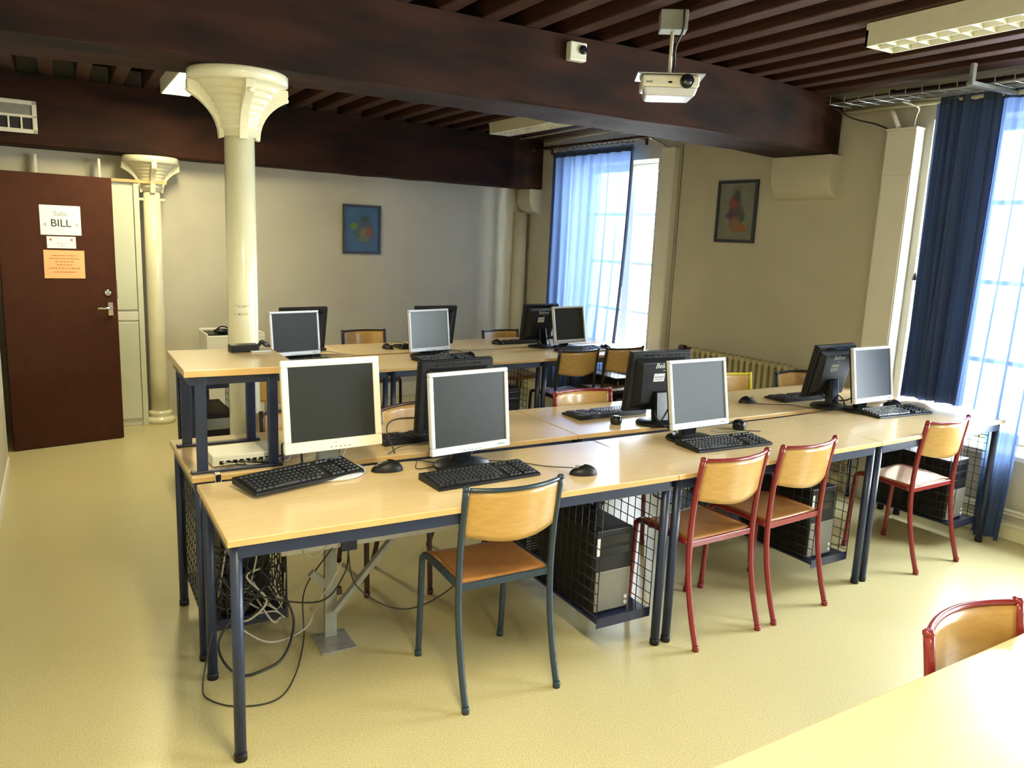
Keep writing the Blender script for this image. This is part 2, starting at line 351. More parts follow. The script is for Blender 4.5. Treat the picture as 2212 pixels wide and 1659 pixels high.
# windows
def window(i, w, nm=2):
    y0, y1, z0, z1 = w
    fx0, fx1 = 0.27, 0.33
    r = MB()
    for a, b, c, d in ((y0, y1, z0, z0+0.06), (y0, y1, z1-0.06, z1), (y0, y0+0.06, z0, z1), (y1-0.06, y1, z0, z1), ((y0+y1)/2-0.05, (y0+y1)/2+0.05, z0, z1)):
        r.box(fx0, fx1, a, b, c, d, T=TW)
    f = struct(r.build('window_%d' % i, white_m, bevel=0.004))
    q = MB()
    for k in range(1, 4):
        z = z0 + (z1-z0)*k/4; q.box(fx0+0.015, fx1-0.015, y0+0.03, y1-0.03, z-0.014, z+0.014, T=TW)
    q.build('glazing_bar', white_m, f)
    g = MB(); g.box(0.298, 0.302, y0+0.03, y1-0.03, z0+0.03, z1-0.03, T=TW); g.build('pane', glass_m, f)
    s_ = MB(); s_.box(-0.03, 0.27, y0-0.03, y1+0.03, z0-0.035, z0-0.002, T=TW); s_.build('window_sill', white_m, f, bevel=0.006)
    l = bpy.data.lights.new('sky_portal', 'AREA'); l.shape = 'RECTANGLE'; l.size = y1-y0; l.size_y = z1-z0; l.cycles.is_portal = True
    o = bpy.data.objects.new('sky_portal', l); COL.objects.link(o)
    o.matrix_world = TW @ Matrix.Translation((TH+0.05, (y0+y1)/2, (z0+z1)/2)) @ Matrix(((0,0,1,0),(1,0,0,0),(0,1,0,0),(0,0,0,1)))
for i, w in enumerate(wins): window(i+1, w)

# cast iron columns
def capital(z_top, h, R=0.21, r=0.070):
    mb = MB()
    mb.lathe([(R-0.012, z_top-0.052), (R, z_top-0.044), (R, z_top-0.008), (R-0.008, z_top)], 48)
    prof = [(r, z_top-h)]; steps = 7
    for k in range(steps+1):
        t = k/steps; rr = r+0.004 + (R-0.035-r)*(t**1.9); z = z_top-h+0.03 + (h-0.03-0.055)*t
        prof += [(rr, z), (rr+0.010, z+0.003), (rr+0.010, z+0.014)]
    prof += [(R-0.03, z_top-0.05)]
    mb.lathe(prof, 48)
    return mb
def brackets(parent, z_top, h, R=0.21, r=0.066):
    for k in range(4):
        a = k*PI/2 + math.radians(2)
        poly = [(r, z_top-h-0.005)]
        for i in range(9):
            t = i/8; poly.append((r+0.02 + (R-r-0.02)*(t**1.6), z_top-h-0.012 + (h-0.09)*t**0.75 + 0.01*math.sin(t*PI)))
        poly += [(R+0.004, z_top-0.07), (R+0.002, z_top-0.05), (r, z_top-0.05)]
        T = Matrix.Rotation(a, 4, 'Z')
        b = MB().prism(poly, -0.019, 0.019, axis='y', T=T).build('bracket', cream_gloss, parent, bevel=0.003)
        MB().lathe([(0.001, 0), (0.013, 0.004), (0.015, 0.016), (0.001, 0.024)], 14, c=(R-0.005, 0, z_top-0.105), T=T).build('bolt_head', cream_gloss, b)
def column(loc, z_top, label):
    c = empty('iron_column', loc)
    MB().lathe([(0.072, 0.05), (0.070, 0.4), (0.067, 1.3), (0.064, z_top-0.25)], 40).build('shaft', cream_gloss, c)
    MB().lathe([(0.115, 0), (0.118, 0.035), (0.095, 0.05), (0.085, 0.06), (0.092, 0.075), (0.09, 0.095), (0.072, 0.105)], 40).build('base_ring', cream_gloss, c)
    capital(z_top, 0.27).build('capital', cream_gloss, c); brackets(c, z_top, 0.27)
    tag(c, label, 'column'); return c
c1 = column((0.337, 1.43, 0), 2.318, 'glossy cream cast iron column under the main beam, rising behind the raised stand')
tx = MB(); rn = random.Random(5)
for row, z in enumerate((1.31, 1.275)):
    a = -2.35
    while a < -1.35:
        st = rn.uniform(0.05, 0.11)
        p = [(0.0685*math.cos(a+q*st/3), 0.0685*math.sin(a+q*st/3), z+rn.uniform(-0.006, 0.006)) for q in range(4)]
        tx.tube(p, 0.0009, 5); a += st + rn.uniform(0.05, 0.14)
tx.build('pencil_scribble', greyink_m, c1)
c2 = column((0.300, 4.80, 0), 2.172, 'cream cast iron column against the back wall beside the brown door')
for sd in (-1, 1): MB().tube([(sd*0.06, 0, 1.84), (sd*0.10, 0, 1.84)], 0.012, 10).build('lug', cream_gloss, c2)

# stone corbels on the window wall
def corbel(y0, y1, zt, d, h, label, toward=0.0):
    poly = [(0.005, zt), (-d, zt), (-d, zt-h*0.42)]
    for i in range(1, 9):
        t = i/8*PI/2; poly.append((-d*math.cos(t)*0.92 - d*0.08*(1-t/(PI/2)), zt-h*0.42-h*0.58*math.sin(t)))
    poly.append((0.005, zt-h))
    o = MB().prism(poly, y0, y1, axis='y', T=TW).build('stone_corbel', wall_m, bevel=0.012, seg=3)
    return tag(o, label, 'corbel')
corbel(1.50, 1.99, 2.318, 0.135, 0.30, 'painted stone corbel carrying the main beam on the window wall')
corbel(5.06, 5.30, 2.172, 0.16, 0.26, 'small painted stone corbel in the back corner under the rear beam')
# half round pilaster in the back corner
o = MB().lathe([(0.075, 0), (0.075, 1.93)], 28, c=(4.03, yb(4.03)-0.03, 0)).build('corner_pipe_boxing', wall_m)
tag(o, 'rounded wall-coloured pipe boxing in the back corner near the far curtain', 'pipe boxing')

# ------------------------------------------------------------------ door and things at the left
DA = math.radians(12)
dr = empty('door_1', (-0.735, 4.20, 0), DA); struct(dr)
MB().box(0, 0.735, -0.02, 0.02, 0.005, 1.968).build('door_leaf', door_m, dr, bevel=0.003)
MB().lathe([(0.024, 0), (0.026, 0.006), (0.014, 0.01)], 20, T=Matrix.Translation((0.672, -0.02, 1.13)) @ Matrix.Rotation(PI/2, 4, 'X')).build('lock_rosette', chrome_m, dr)
hd = MB().box(0.665, 0.70, -0.032, -0.02, 0.96, 1.06).build('handle_plate', chrome_m, dr, bevel=0.002)
MB().tube([(0.685, -0.03, 1.02), (0.685, -0.07, 1.02), (0.67, -0.075, 1.02), (0.58, -0.075, 1.018)], 0.009, 10).build('door_handle', chrome_m, dr)
MB().box(0.733, 0.742, -0.014, 0.014, 1.08, 1.22).build('latch_plate', chrome_m, dr)
def sheet(name, x0, x1, z0, z1, m, label, tilt=0.0):
    o = MB().box(-(x1-x0)/2, (x1-x0)/2, -0.001, 0.001, -(z1-z0)/2, (z1-z0)/2).build(name, m)
    cx, cz = (x0+x1)/2, (z0+z1)/2
    o.matrix_world = Matrix.Translation((-0.735, 4.20, 0)) @ Matrix.Rotation(DA, 4, 'Z') @ Matrix.Translation((cx, -0.0225, cz)) @ Matrix.Rotation(tilt, 4, 'Y')
    return tag(o, label, 'notice')
s1 = sheet('room_sign', 0.255, 0.515, 1.545, 1.752, paper_m, 'white room sign reading Salle BILL on the brown door')
RX = (PI/2, 0, 0)
text_mesh('Salle', 0.048, 0.0004, greyink_m, s1, 'lettering', (0, -0.0014, 0.045), RX)
text_mesh('BILL', 0.074, 0.0004, ink_m, s1, 'lettering', (0.0, -0.0014, -0.022), RX)
text_mesh('«', 0.05, 0.0004, greyink_m, s1, 'lettering', (-0.10, -0.0014, -0.028), RX)
text_mesh('»', 0.05, 0.0004, greyink_m, s1, 'lettering', (0.10, -0.0014, -0.028), RX)
s2 = sheet('small_notice', 0.290, 0.475, 1.452, 1.535, paper_m, 'small white notice between the room sign and orange sheet')
def scribble(parent, w, lines, m, h=0.004, seed=1):
    rn = random.Random(seed); mb = MB()
    for z, frac in lines:
        x = -w*frac/2
        while x < w*frac/2:
            ww = rn.uniform(0.006, 0.02); mb.box(x, min(x+ww, w*frac/2), -0.0016, -0.0011, z-h/2, z+h/2); x += ww+0.005
    mb.build('faint_writing', m, parent)
scribble(s2, 0.12, [(-0.008, 0.5), (-0.024, 0.35)], greyink_m, 0.004, 2); 
mb = MB()
for sx in (-0.07, 0.065): mb.box(sx-0.006, sx+0.008, -0.0016, -0.0011, 0.012, 0.026)
mb.build('corner_mark', redink_m, s2)
s3 = sheet('orange_notice', 0.263, 0.525, 1.238, 1.438, orange_m, 'orange sheet of writing taped lowest on the brown door', 0.01)
scribble(s3, 0.2, [(0.062, 0.8), (0.040, 0.95), (0.018, 0.6), (-0.004, 0.5), (-0.028, 1.0), (-0.055, 0.7)], redink_m, 0.006, 3)
# grey-white panelled cupboard behind the door
cb = empty('panelled_cupboard', (0, 0, 0))
MB().box(-0.60, 0.20, 4.735, 4.90, 0, 1.96).build('carcass', white_m, cb, bevel=0.004)
for z0, z1, nm in ((0.06, 0.86, 'lower_panel'), (0.96, 1.93, 'upper_panel')):
    for x0, x1 in ((-0.57, -0.215), (-0.195, 0.155)):
        p = MB(); p.box(x0, x1, 4.718, 4.735, z0, z1).build(nm, aqua_m, cb, bevel=0.005)
MB().box(-0.60, 0.20, 4.722, 4.735, 0.875, 0.945).build('mid_rail', white_m, cb, bevel=0.003)
MB().box(0.16, 0.20, 4.712, 4.735, 0, 1.96).build('corner_post', aqua_m, cb, bevel=0.003)
tag(cb, 'grey-white panelled cupboard half hidden behind the open brown door', 'cupboard')
o = MB().box(-0.60, 0.405, 4.70, 4.722, 1.962, 1.985).build('wooden_batten', edge_m); tag(o, 'thin wooden batten running along the cupboard top past the column', 'batten')
for i, x in enumerate((-0.50, -0.075)):
    o = MB().box(x, x+0.018, 4.80, 4.86, 1.962, 2.13).build('upright_bracket', white_m); tag(o, ['white upright bracket standing above the brown door, left one', 'white upright bracket above the cupboard, nearer the far column'][i], 'bracket', 'brackets above the cupboard')
# vent grille on the rear beam
g = empty('vent_grille', (-0.60, 4.628, 2.375))
mb = MB(); mb.box(-0.14, 0.14, 0, 0.02, -0.115, -0.085); mb.box(-0.14, 0.14, 0, 0.02, 0.085, 0.115); mb.box(-0.14, -0.11, 0, 0.02, -0.115, 0.115); mb.box(0.11, 0.14, 0, 0.02, -0.115, 0.115); mb.box(-0.14, 0.14, 0, 0.02, -0.005, 0.015)
for x in (-0.045, 0.035): mb.box(x, x+0.012, 0, 0.02, -0.1, 0.0)
mb.build('grille_frame', lum_m, g, bevel=0.003)
MB().box(-0.13, 0.13, 0.012, 0.019, 0.01, 0.1).build('upper_plate', greypaint_m, g); MB().box(-0.13, 0.13, 0.016, 0.02, -0.1, 0.0).build('dark_opening', blackframe_m, g)
g.rotation_euler = (0, 0, math.atan(0.085)); tag(g, 'white vent grille with dark openings fixed on the rear beam', 'vent')
# pictures
def picture(name, w, h, M, art, label):
    r = empty(name); r.matrix_world = M
    mb = MB(); t = 0.024
    mb.box(-w/2, w/2, -0.022, -0.002, h/2-t, h/2); mb.box(-w/2, w/2, -0.022, -0.002, -h/2, -h/2+t); mb.box(-w/2, -w/2+t, -0.022, -0.002, -h/2+t, h/2-t); mb.box(w/2-t, w/2, -0.022, -0.002, -h/2+t, h/2-t)
    mb.build('picture_frame', frame_m, r, bevel=0.002)
    MB().box(-w/2+t, w/2-t, -0.012, -0.004, -h/2+t, h/2-t).build('print', art, r)
    return tag(r, label, 'picture')
A1 = art_material('blue_abstract_print', (0.035, 0.10, 0.20), [(0.02, -0.02, 0.11, 0.12, (0.05, 0.07, 0.09)), (0.03, -0.03, 0.06, 0.05, (0.16, 0.13, 0.06)), (0.07, -0.02, 0.035, 0.05, (0.22, 0.06, 0.02)), (-0.08, 0.03, 0.04, 0.035, (0.10, 0.18, 0.02)), (0.03, 0.10, 0.05, 0.04, (0.02, 0.05, 0.05)), (0.02, -0.09, 0.07, 0.03, (0.10, 0.13, 0.08)), (0.09, -0.05, 0.02, 0.02, (0.2, 0.04, 0.08))], 1)
A2 = art_material('grey_abstract_print', (0.17, 0.18, 0.14), [(-0.01, 0.02, 0.06, 0.16, (0.10, 0.06, 0.07)), (-0.03, 0.07, 0.05, 0.04, (0.22, 0.05, 0.04)), (0.0, 0.12, 0.03, 0.05, (0.05, 0.07, 0.06)), (0.05, -0.04, 0.04, 0.07, (0.06, 0.07, 0.06)), (-0.05, -0.03, 0.05, 0.03, (0.09, 0.03, 0.10)), (0.0, -0.10, 0.06, 0.06, (0.20, 0.11, 0.06)), (0.07, -0.13, 0.05, 0.03, (0.28, 0.09, 0.03))], 2)
MP = Matrix.Translation((2.18, yb(2.18), 1.675)) @ Matrix.Rotation(math.atan(0.09), 4, 'Z')
picture('framed_picture', 0.395, 0.465, MP, A1, 'dark framed blue abstract print hanging on the back wall')
MP = TW @ Matrix.Translation((0, 2.39, 1.938)) @ Matrix.Rotation(-PI/2, 4, 'Z')
picture('framed_picture', 0.40, 0.485, MP, A2, 'dark framed grey print with reddish shapes between the windows')
# cast iron radiator between the windows
rd = empty('radiator'); rd.matrix_world = TW
rib = None
for k in range(17):
    if rib is None:
        rib = MB(); 
        for xx in (-0.155, -0.10): rib.tube(spline([(xx, 0, 0.10), (xx, 0, 0.2), (xx, 0, 0.72), (xx, 0, 0.81)], 3), [0.012]+[0.017]*8+[0.014], 10)
        rib.tube([(-0.172, 0, 0.12), (-0.083, 0, 0.12)], 0.021, 10); rib.tube([(-0.165, 0, 0.80), (-0.09, 0, 0.80)], 0.021, 10)
        rib = rib.build('rib', rad_m, rd); r_ = rib
    else:
        r_ = rib.copy(); COL.objects.link(r_)
    r_.location = (0, 1.66 + k*0.058, 0)
mb = MB(); mb.tube([(-0.127, 1.60, 0.12), (-0.127, 2.66, 0.12)], 0.016, 12); mb.tube([(-0.127, 1.60, 0.80), (-0.127, 2.62, 0.80)], 0.016, 12); mb.build('header_pipe', rad_m, rd)
for y in (1.75, 2.5): MB().box(-0.17, -0.083, y-0.028, y-0.01, 0.0, 0.11).build('foot', rad_m, rd)
mb = MB(); mb.tube([(-0.127, 2.62, 0.80), (-0.127, 2.70, 0.80)], 0.02, 12); mb.tube([(-0.127, 2.70, 0.80), (-0.127, 2.76, 0.80)], 0.028, 12); mb.build('valve', brown_m, rd)
tag(rd, 'old ribbed cream cast iron radiator under the grey print', 'radiator')
# pipes along the window wall
for z, r, lb in ((0.185, 0.018, 'upper cream heating pipe along the base of the window wall'), (0.115, 0.014, 'lower cream heating pipe along the base of the window wall')):
    mb = MB(); mb.tube([TW @ Vector((-0.05, -4.6, z)), TW @ Vector((-0.05, 1.4, z))], r, 14); o = mb.build('heating_pipe', cream_gloss); tag(o, lb, 'pipe')
# vertical white trunking beside windows
def trunk(y0, y1, z1, d, label):
    r = empty('cable_trunking'); r.matrix_world = TW
    MB().box(-d, -0.002, y0, y1, 0.0, z1).build('duct', white_m, r, bevel=0.004)
    MB().box(-d-0.004, -d, y0+0.01, y1-0.01, 0.0, z1-0.28).build('cover', white_m, r, bevel=0.002)
    MB().box(-d-0.006, -0.002, y0-0.003, y1+0.003, z1, z1+0.014).build('end_cap', white_m, r, bevel=0.002)
    return tag(r, label, 'trunking')
trunk(3.06, 3.22, 2.46, 0.07, 'white vertical cable trunking beside the far window')
trunk(0.93, 1.13, 2.44, 0.10, 'wide white vertical cable trunking beside the near window')
o = MB().tube([TW @ Vector((-0.004, 3.03, 0.0)), TW @ Vector((-0.004, 3.03, 2.5))], 0.004, 6).build('thin_wall_cable', greypaint_m); tag(o, 'thin cable running down the wall next to the far trunking', 'cable')

# curtains
def curtain(y0, y1, ztop, zbot, off, folds, amp, label, m, lean=0.0, hem=True, seed=0, gather=None):
    rn = random.Random(seed); ph = [rn.uniform(0, 6) for _ in range(4)]
    root = empty('curtain'); root.matrix_world = TW
    def f(u, v):
        zb_ = zbot(u) if callable(zbot) else zbot
        z = ztop + (zb_-ztop)*v
        sp = 1.0
        y = y0 + (y1-y0)*u + lean*v*v*(1-u)
        if gather: y += gather(u, v)
        a = amp*(0.5+0.5*v)
        x = off + a*math.sin(u*folds*2*PI+ph[0]) + a*0.45*math.sin(u*folds*4.7*PI+ph[1]+v*1.2) + 0.25*a*math.sin(u*folds*9*PI+ph[2])
        y += 0.35*a*math.cos(u*folds*2*PI+ph[3])
        return Vector((x, y, z))
    MB().grid(f, 150, 24).build('cloth', m, root)
    def h(u, v): p = f(u, 0); p.z = ztop - 0.055*v + 0.022; p.x -= 0.004; return p
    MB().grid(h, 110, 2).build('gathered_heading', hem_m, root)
    if hem:
        def e(u, v): p = f(1.0 if hem > 0 else 0.0, v); p.y += (0.045*u-0.02); p.x -= 0.006 + 0.01*math.sin(u*PI); return p
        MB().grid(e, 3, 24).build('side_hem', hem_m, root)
    return root
def rod(y0, y1, z, off, label, nr, dia=0.014):
    r = empty('curtain_rod'); r.matrix_world = TW
    MB().tube([(off, y0, z), (off, y1, z)], dia, 12).build('pole', brown_m, r)
    for y in (y0, y1): MB().lathe([(0.004, -0.02), (0.022, -0.012), (0.026, 0.0), (0.022, 0.012), (0.004, 0.02)], 14, T=Matrix.Translation((off, y, z)) @ Matrix.Rotation(PI/2, 4, 'X')).build('finial', brown_m, r)
    for y in (y0+0.18, y1-0.15): mb = MB(); mb.bar((off, y, z), (0.0, y, z), 0.02, 0.02); mb.bar((-0.008, y, z-0.05), (-0.008, y, z+0.04), 0.03, 0.014); mb.build('wall_bracket', brown_m, r)
    return tag(r, label, 'curtain rod')
def rings(root, y0, y1, z, off, n):
    first = None
    for k in range(n):
        y = y0 + (y1-y0)*(k+0.5)/n
        if first is None:
            mb = MB(); mb.tube([(0.026*math.cos(a*PI/8), 0, 0.026*math.sin(a*PI/8)) for a in range(17)], 0.0035, 6, caps=False); first = mb.build('ring', brown_m, root); o = first
        else: o = first.copy(); COL.objects.link(o)
        o.location = (off, y, z-0.012); o.rotation_euler = (0, 0, random.uniform(-0.5, 0.5))
rod(3.30, 5.05, 2.575, -0.13, 'dark curtain rod above the far window', 20)
cu1 = curtain(3.50, 4.72, 2.50, 0.12, -0.13, 7.5, 0.030, '', curt_m, lean=0.16, hem=-1, seed=2)
rings(cu1, 3.52, 4.70, 2.575, -0.13, 16)
tag(cu1, 'sheer blue curtain drawn over the far window', 'curtain')
rod(-1.0, 1.10, 2.665, -0.14, 'dark curtain rod above the near window on the right', 20, 0.016)
def zb2(u): return 0.765 if u > 0.27 else 0.02
cu2 = curtain(0.00, 0.79, 2.59, zb2, -0.13, 6.5, 0.034, '', curt_m, lean=0.06, hem=0, seed=5)
def dense(u, v):
    y = 0.40 + 0.40*u; z = 2.59 + (0.765-2.59)*v
    return Vector((-0.115 + 0.026*math.sin(u*5*2*PI) + 0.012*math.sin(u*13*PI+v), y + 0.012*math.cos(u*10*PI) - 0.03*v*u, z))
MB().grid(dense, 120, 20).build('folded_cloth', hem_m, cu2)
rings(cu2, 0.05, 0.75, 2.665, -0.14, 14)
tag(cu2, 'blue curtain at the near window, falling over the table end', 'curtain')
cd = MB(); cd.tube([TW @ Vector((-0.02, 0.86, z)) for z in (2.2, 1.8, 1.55)], 0.002, 6)
o = cd.build('blind_cord', ivory_m); MB().lathe([(0.004, 0.05), (0.012, 0.03), (0.018, 0.0)], 10, c=tuple(TW @ Vector((-0.02, 0.86, 1.50)))).build('cord_weight', blackframe_m, o)
tag(o, 'thin cord with dark weight hanging beside the near curtain', 'cord')

# ------------------------------------------------------------------ ceiling lights
def luminaire(loc, L, label, lit, rz=0.0, power=LAMP_POWER, w=0.20):
    r = empty('ceiling_light', loc, rz); h = 0.075
    mb = MB()
    mb.box(-w/2, w/2, -L/2, L/2, 0.07, h+0.024); mb.box(-w/2, -w/2+0.008, -L/2, L/2, 0, 0.07); mb.box(w/2-0.008, w/2, -L/2, L/2, 0, 0.07)
    mb.box(-w/2, w/2, -L/2, -L/2+0.012, 0, 0.07); mb.box(-w/2, w/2, L/2-0.012, L/2, 0, 0.07)
    mb.build('housing', lum_m, r)
    lv = MB(); n = int(L/0.095)
    for k in range(1, n): y = -L/2 + L*k/n; lv.hexa([(-w/2+0.01, y-0.001, 0.002), (w/2-0.01, y-0.001, 0.002), (w/2-0.01, y+0.001, 0.002), (-w/2+0.01, y+0.001, 0.002), (-w/2+0.01, y-0.006, 0.042), (w/2-0.01, y-0.006, 0.042), (w/2-0.01, y+0.006, 0.042), (-w/2+0.01, y+0.006, 0.042)])
    lv.box(-0.003, 0.003, -L/2+0.01, L/2-0.01, 0.002, 0.05)
    lv.build('louvre', lum_m, r)
    for s_ in (-1, 1): MB().tube([(s_*w/4, -L/2+0.03, 0.048), (s_*w/4, L/2-0.03, 0.048)], 0.013, 10).build('tube', tube_m if lit else tubeoff_m, r)
    if lit: lamp_light(r, w*0.9, L*0.95, power, -0.004)
    return tag(r, label, 'ceiling light')
luminaire((0.425, 3.62, 2.58), 1.10, 'lit ceiling light glowing behind the capital of the near column', True)
luminaire((2.94, -0.46, 2.58), 1.34, 'unlit louvred ceiling light near the top right corner', False, w=0.20)
luminaire((3.21, 3.72, 2.58), 1.22, 'unlit louvred ceiling light beyond the main beam near the far window', False, w=0.22)
luminaire((0.35, -1.05, 2.58), 1.20, 'lit ceiling light in the near bay above the camera', True, power=LAMP_POWER*1.0)
luminaire((0.35, -3.3, 2.58), 1.20, 'lit ceiling light at the rear behind the camera', True)
# pipes under the ceiling in the far bay
for (a, b, r, lb) in (((3.80, 4.95), (3.74, 1.9), 0.011, 'pale conduit under the ceiling left of the far window'), ((4.10, 5.0), (4.06, 3.0), 0.010, 'pale conduit under the ceiling close above the far curtain rod')):
    o = MB().tube([(a[0], a[1], 2.655), (b[0], b[1], 2.655)], r, 10).build('ceiling_conduit', gcable_m); tag(o, lb, 'conduit')
# ------------------------------------------------------------------ cable tray along the window wall
tr = empty('wire_cable_tray'); x0, x1 = 3.98, 4.18; ya, yz = -2.2, 1.35
def tw(x, y, z): return Vector((x + (xw(y)-4.42), y, z))
mb = MB(); z0 = 2.59
for xx, zz in ((x0, z0), (x0+0.05, z0), (x0+0.10, z0), (x0+0.15, z0), (x1, z0), (x0, z0+0.05), (x1, z0+0.05)): mb.tube([tw(xx, ya, zz), tw(xx, yz, zz)], 0.0025, 6)
mb.build('long_wire', steel_m, tr)
mb = MB(); y = ya
while y < yz: mb.tube([tw(x0, y, z0+0.055), tw(x0, y, z0-0.003), tw(x1, y, z0-0.003), tw(x1, y, z0+0.055)], 0.0025, 6); y += 0.10
mb.build('cross_wire', steel_m, tr)
for y in (0.35, -0.9): mb = MB(); mb.bar(tw(x0-0.14, y, z0-0.012), tw(4.405, y, z0-0.012), 0.035, 0.02); mb.bar(tw(x0-0.12, y, z0-0.01), tw(x0-0.12, y, ZC), 0.03, 0.02); mb.build('support_arm', steel_m, tr)
tag(tr, 'wire mesh cable tray hung under the joists above the near window', 'cable tray')
rn = random.Random(4)
for k in range(6):
    yy = x0+0.02+k*0.03; pts = [tw(yy+rn.uniform(-0.012, 0.012), ya + (yz-ya)*t/12, z0+0.008+rn.uniform(0, 0.012)) for t in range(13)]
    o = MB().tube(spline(pts, 3), 0.006, 7).build('tray_cable', gcable_m if k % 3 else cable_m)
    tag(o, 'cable lying lengthwise in the wire mesh tray', 'cable', 'cables in the wire tray')
for k, (xx, zz) in enumerate(((4.30, 2.585), (4.355, 2.615))):
    o = MB().tube([tw(xx, -2.2, zz), tw(xx, 1.45, zz)], 0.014, 10).build('wall_conduit', cream_gloss)
    tag(o, ['lower cream conduit between the wire tray and the window wall', 'upper cream conduit tight to the window wall beside the tray'][k], 'conduit')
o = MB().tube([(x_, y_, z_) for x_, y_, z_ in ((4.36, 1.16, 2.62), (4.345, 1.10, 2.54), (4.335, 1.05, 2.46))], 0.014, 10).build('white_conduit', ivory_m); tag(o, 'short slanting white conduit entering the near trunking', 'conduit')
o = MB().tube(spline([(4.22, 0.98, 2.60), (4.33, 0.93, 2.57), (4.36, 0.955, 2.52), (4.36, 0.965, 2.45)], 6), 0.007, 8).build('grey_cable', greypaint_m); tag(o, 'curved grey cable dropping from tray into the near trunking', 'cable')
o = MB().tube(spline([(4.16, 1.42, 2.60), (4.30, 1.38, 2.545), (4.36, 1.24, 2.50), (4.36, 1.13, 2.455)], 6), 0.005, 8).build('black_cable', cable_m); tag(o, 'black cable sagging from the beam end to near trunking', 'cable')
o = MB().tube(spline([(4.02, 3.6, 2.62), (4.12, 3.42, 2.60), (4.22, 3.25, 2.52), (4.235, 3.16, 2.47)], 6), 0.007, 8).build('pale_cable', gcable_m); tag(o, 'pale cable dropping into the trunking by the far window', 'cable')
# projector hung from the ceiling
pj = empty('projector', (2.045, 0.60, 2.345), math.radians(-34)); pj.scale = (0.80, 0.80, 0.80)
mb = MB(); mb.hexa([(-0.135, -0.10, -0.045), (0.135, -0.10, -0.045), (0.125, 0.12, -0.045), (-0.125, 0.12, -0.045), (-0.15, -0.12, 0.0), (0.15, -0.12, 0.0), (0.14, 0.13, 0.0), (-0.14, 0.13, 0.0)])
mb.build('upper_case', silver_m, pj, bevel=0.012, seg=3)
MB().box(-0.155, 0.155, -0.125, 0.135, 0.0, 0.062).build('lower_case', lum_m, pj, bevel=0.012, seg=3)
ln = MB().lathe([(0.036, 0), (0.038, 0.016), (0.030, 0.018)], 28, T=Matrix.Translation((0.085, -0.122, 0.028)) @ Matrix.Rotation(PI/2, 4, 'X')).build('lens_ring', blackg_m, pj)
MB().lathe([(0.028, 0), (0.020, 0.008), (0.006, 0.012)], 24, T=Matrix.Translation((0.085, -0.14, 0.028)) @ Matrix.Rotation(PI/2, 4, 'X')).build('lens', lens_m, ln)
MB().box(-0.135, -0.10, -0.1265, -0.124, 0.018, 0.028).build('badge', greypaint_m, pj); MB().box(-0.015, 0.005, -0.1265, -0.124, 0.018, 0.028).build('sensor_window', blackg_m, pj)
MB().box(-0.185, 0.185, -0.12, 0.12, 0.066, 0.074).build('mounting_plate', steel_m, pj, bevel=0.002)
mb = MB(); mb.tube([(0.0, 0.0, 0.07), (0.0, 0.0, 0.31)], 0.010, 12); mb.build('drop_rod', lum_m, pj)
MB().box(-0.075, 0.075, -0.06, 0.06, 0.31, 0.415).build('ceiling_box', greypaint_m, pj, bevel=0.004)
MB().tube(spline([(0.05, -0.066, 0.415), (0.05, -0.066, 0.31), (0.02, -0.035, 0.22), (0.03, 0.05, 0.14), (0.02, 0.14, 0.08), (0.02, 0.138, 0.03)], 6), 0.006, 8).build('power_cable', cable_m, pj)
tag(pj, 'white ceiling projector hanging in front of the main beam', 'projector')
sn = empty('sensor_box', (1.95, 1.243, 2.60))
MB().box(-0.05, 0.05, -0.045, -0.002, -0.045, 0.045).build('box_body', lum_m, sn, bevel=0.006); MB().lathe([(0.02, 0), (0.022, 0.01), (0.012, 0.016)], 18, T=Matrix.Translation((0.022, -0.045, 0.008)) @ Matrix.Rotation(PI/2, 4, 'X')).build('button', blackg_m, sn)
tag(sn, 'small cream box with round black button on the main beam', 'sensor box')

# ------------------------------------------------------------------ tables
H = 0.75
def table(o, L, D, rot, label, group='beech topped computer tables'):
    r = empty('computer_table', (o[0], o[1], 0), rot)
    t = MB().box(0.0015, L-0.0015, 0, D, H-0.022, H).build('tabletop', beech_m, r, bevel=0.002)
    e = MB(); e.box(0.002, L-0.002, -0.0015, 0.0, H-0.021, H-0.002); e.box(0.002, L-0.002, D, D+0.0015, H-0.021, H-0.002); e.box(0.0, 0.0015, 0, D, H-0.021, H-0.002); e.box(L-0.0015, L, 0, D, H-0.021, H-0.002)
    e.build('edge_band', edge_m, t)
    a = 0.012; f = MB(); zt = H-0.0225; zb_ = H-0.066
    f.box(a+0.02, L-a-0.02, a, a+0.022, zb_, zt); f.box(a+0.02, L-a-0.02, D-a-0.022, D-a, zb_, zt); f.box(a, a+0.022, a+0.02, D-a-0.02, zb_, zt); f.box(L-a-0.022, L-a, a+0.02, D-a-0.02, zb_, zt)
    f.build('frame_rail', navy_m, r, bevel=0.002)
    for x in (0.030, L-0.030):
        for y in (0.032, D-0.032):
            g = MB().tube([(x, y, 0.02), (x, y, H-0.0225)], 0.0185, 16).build('leg', navy_m, r)
            MB().lathe([(0.0205, 0), (0.0205, 0.022), (0.017, 0.026)], 16, c=(x, y, 0)).build('foot_cap', black_m, g)
    return tag(r, label, 'table', group)
rad = math.radians
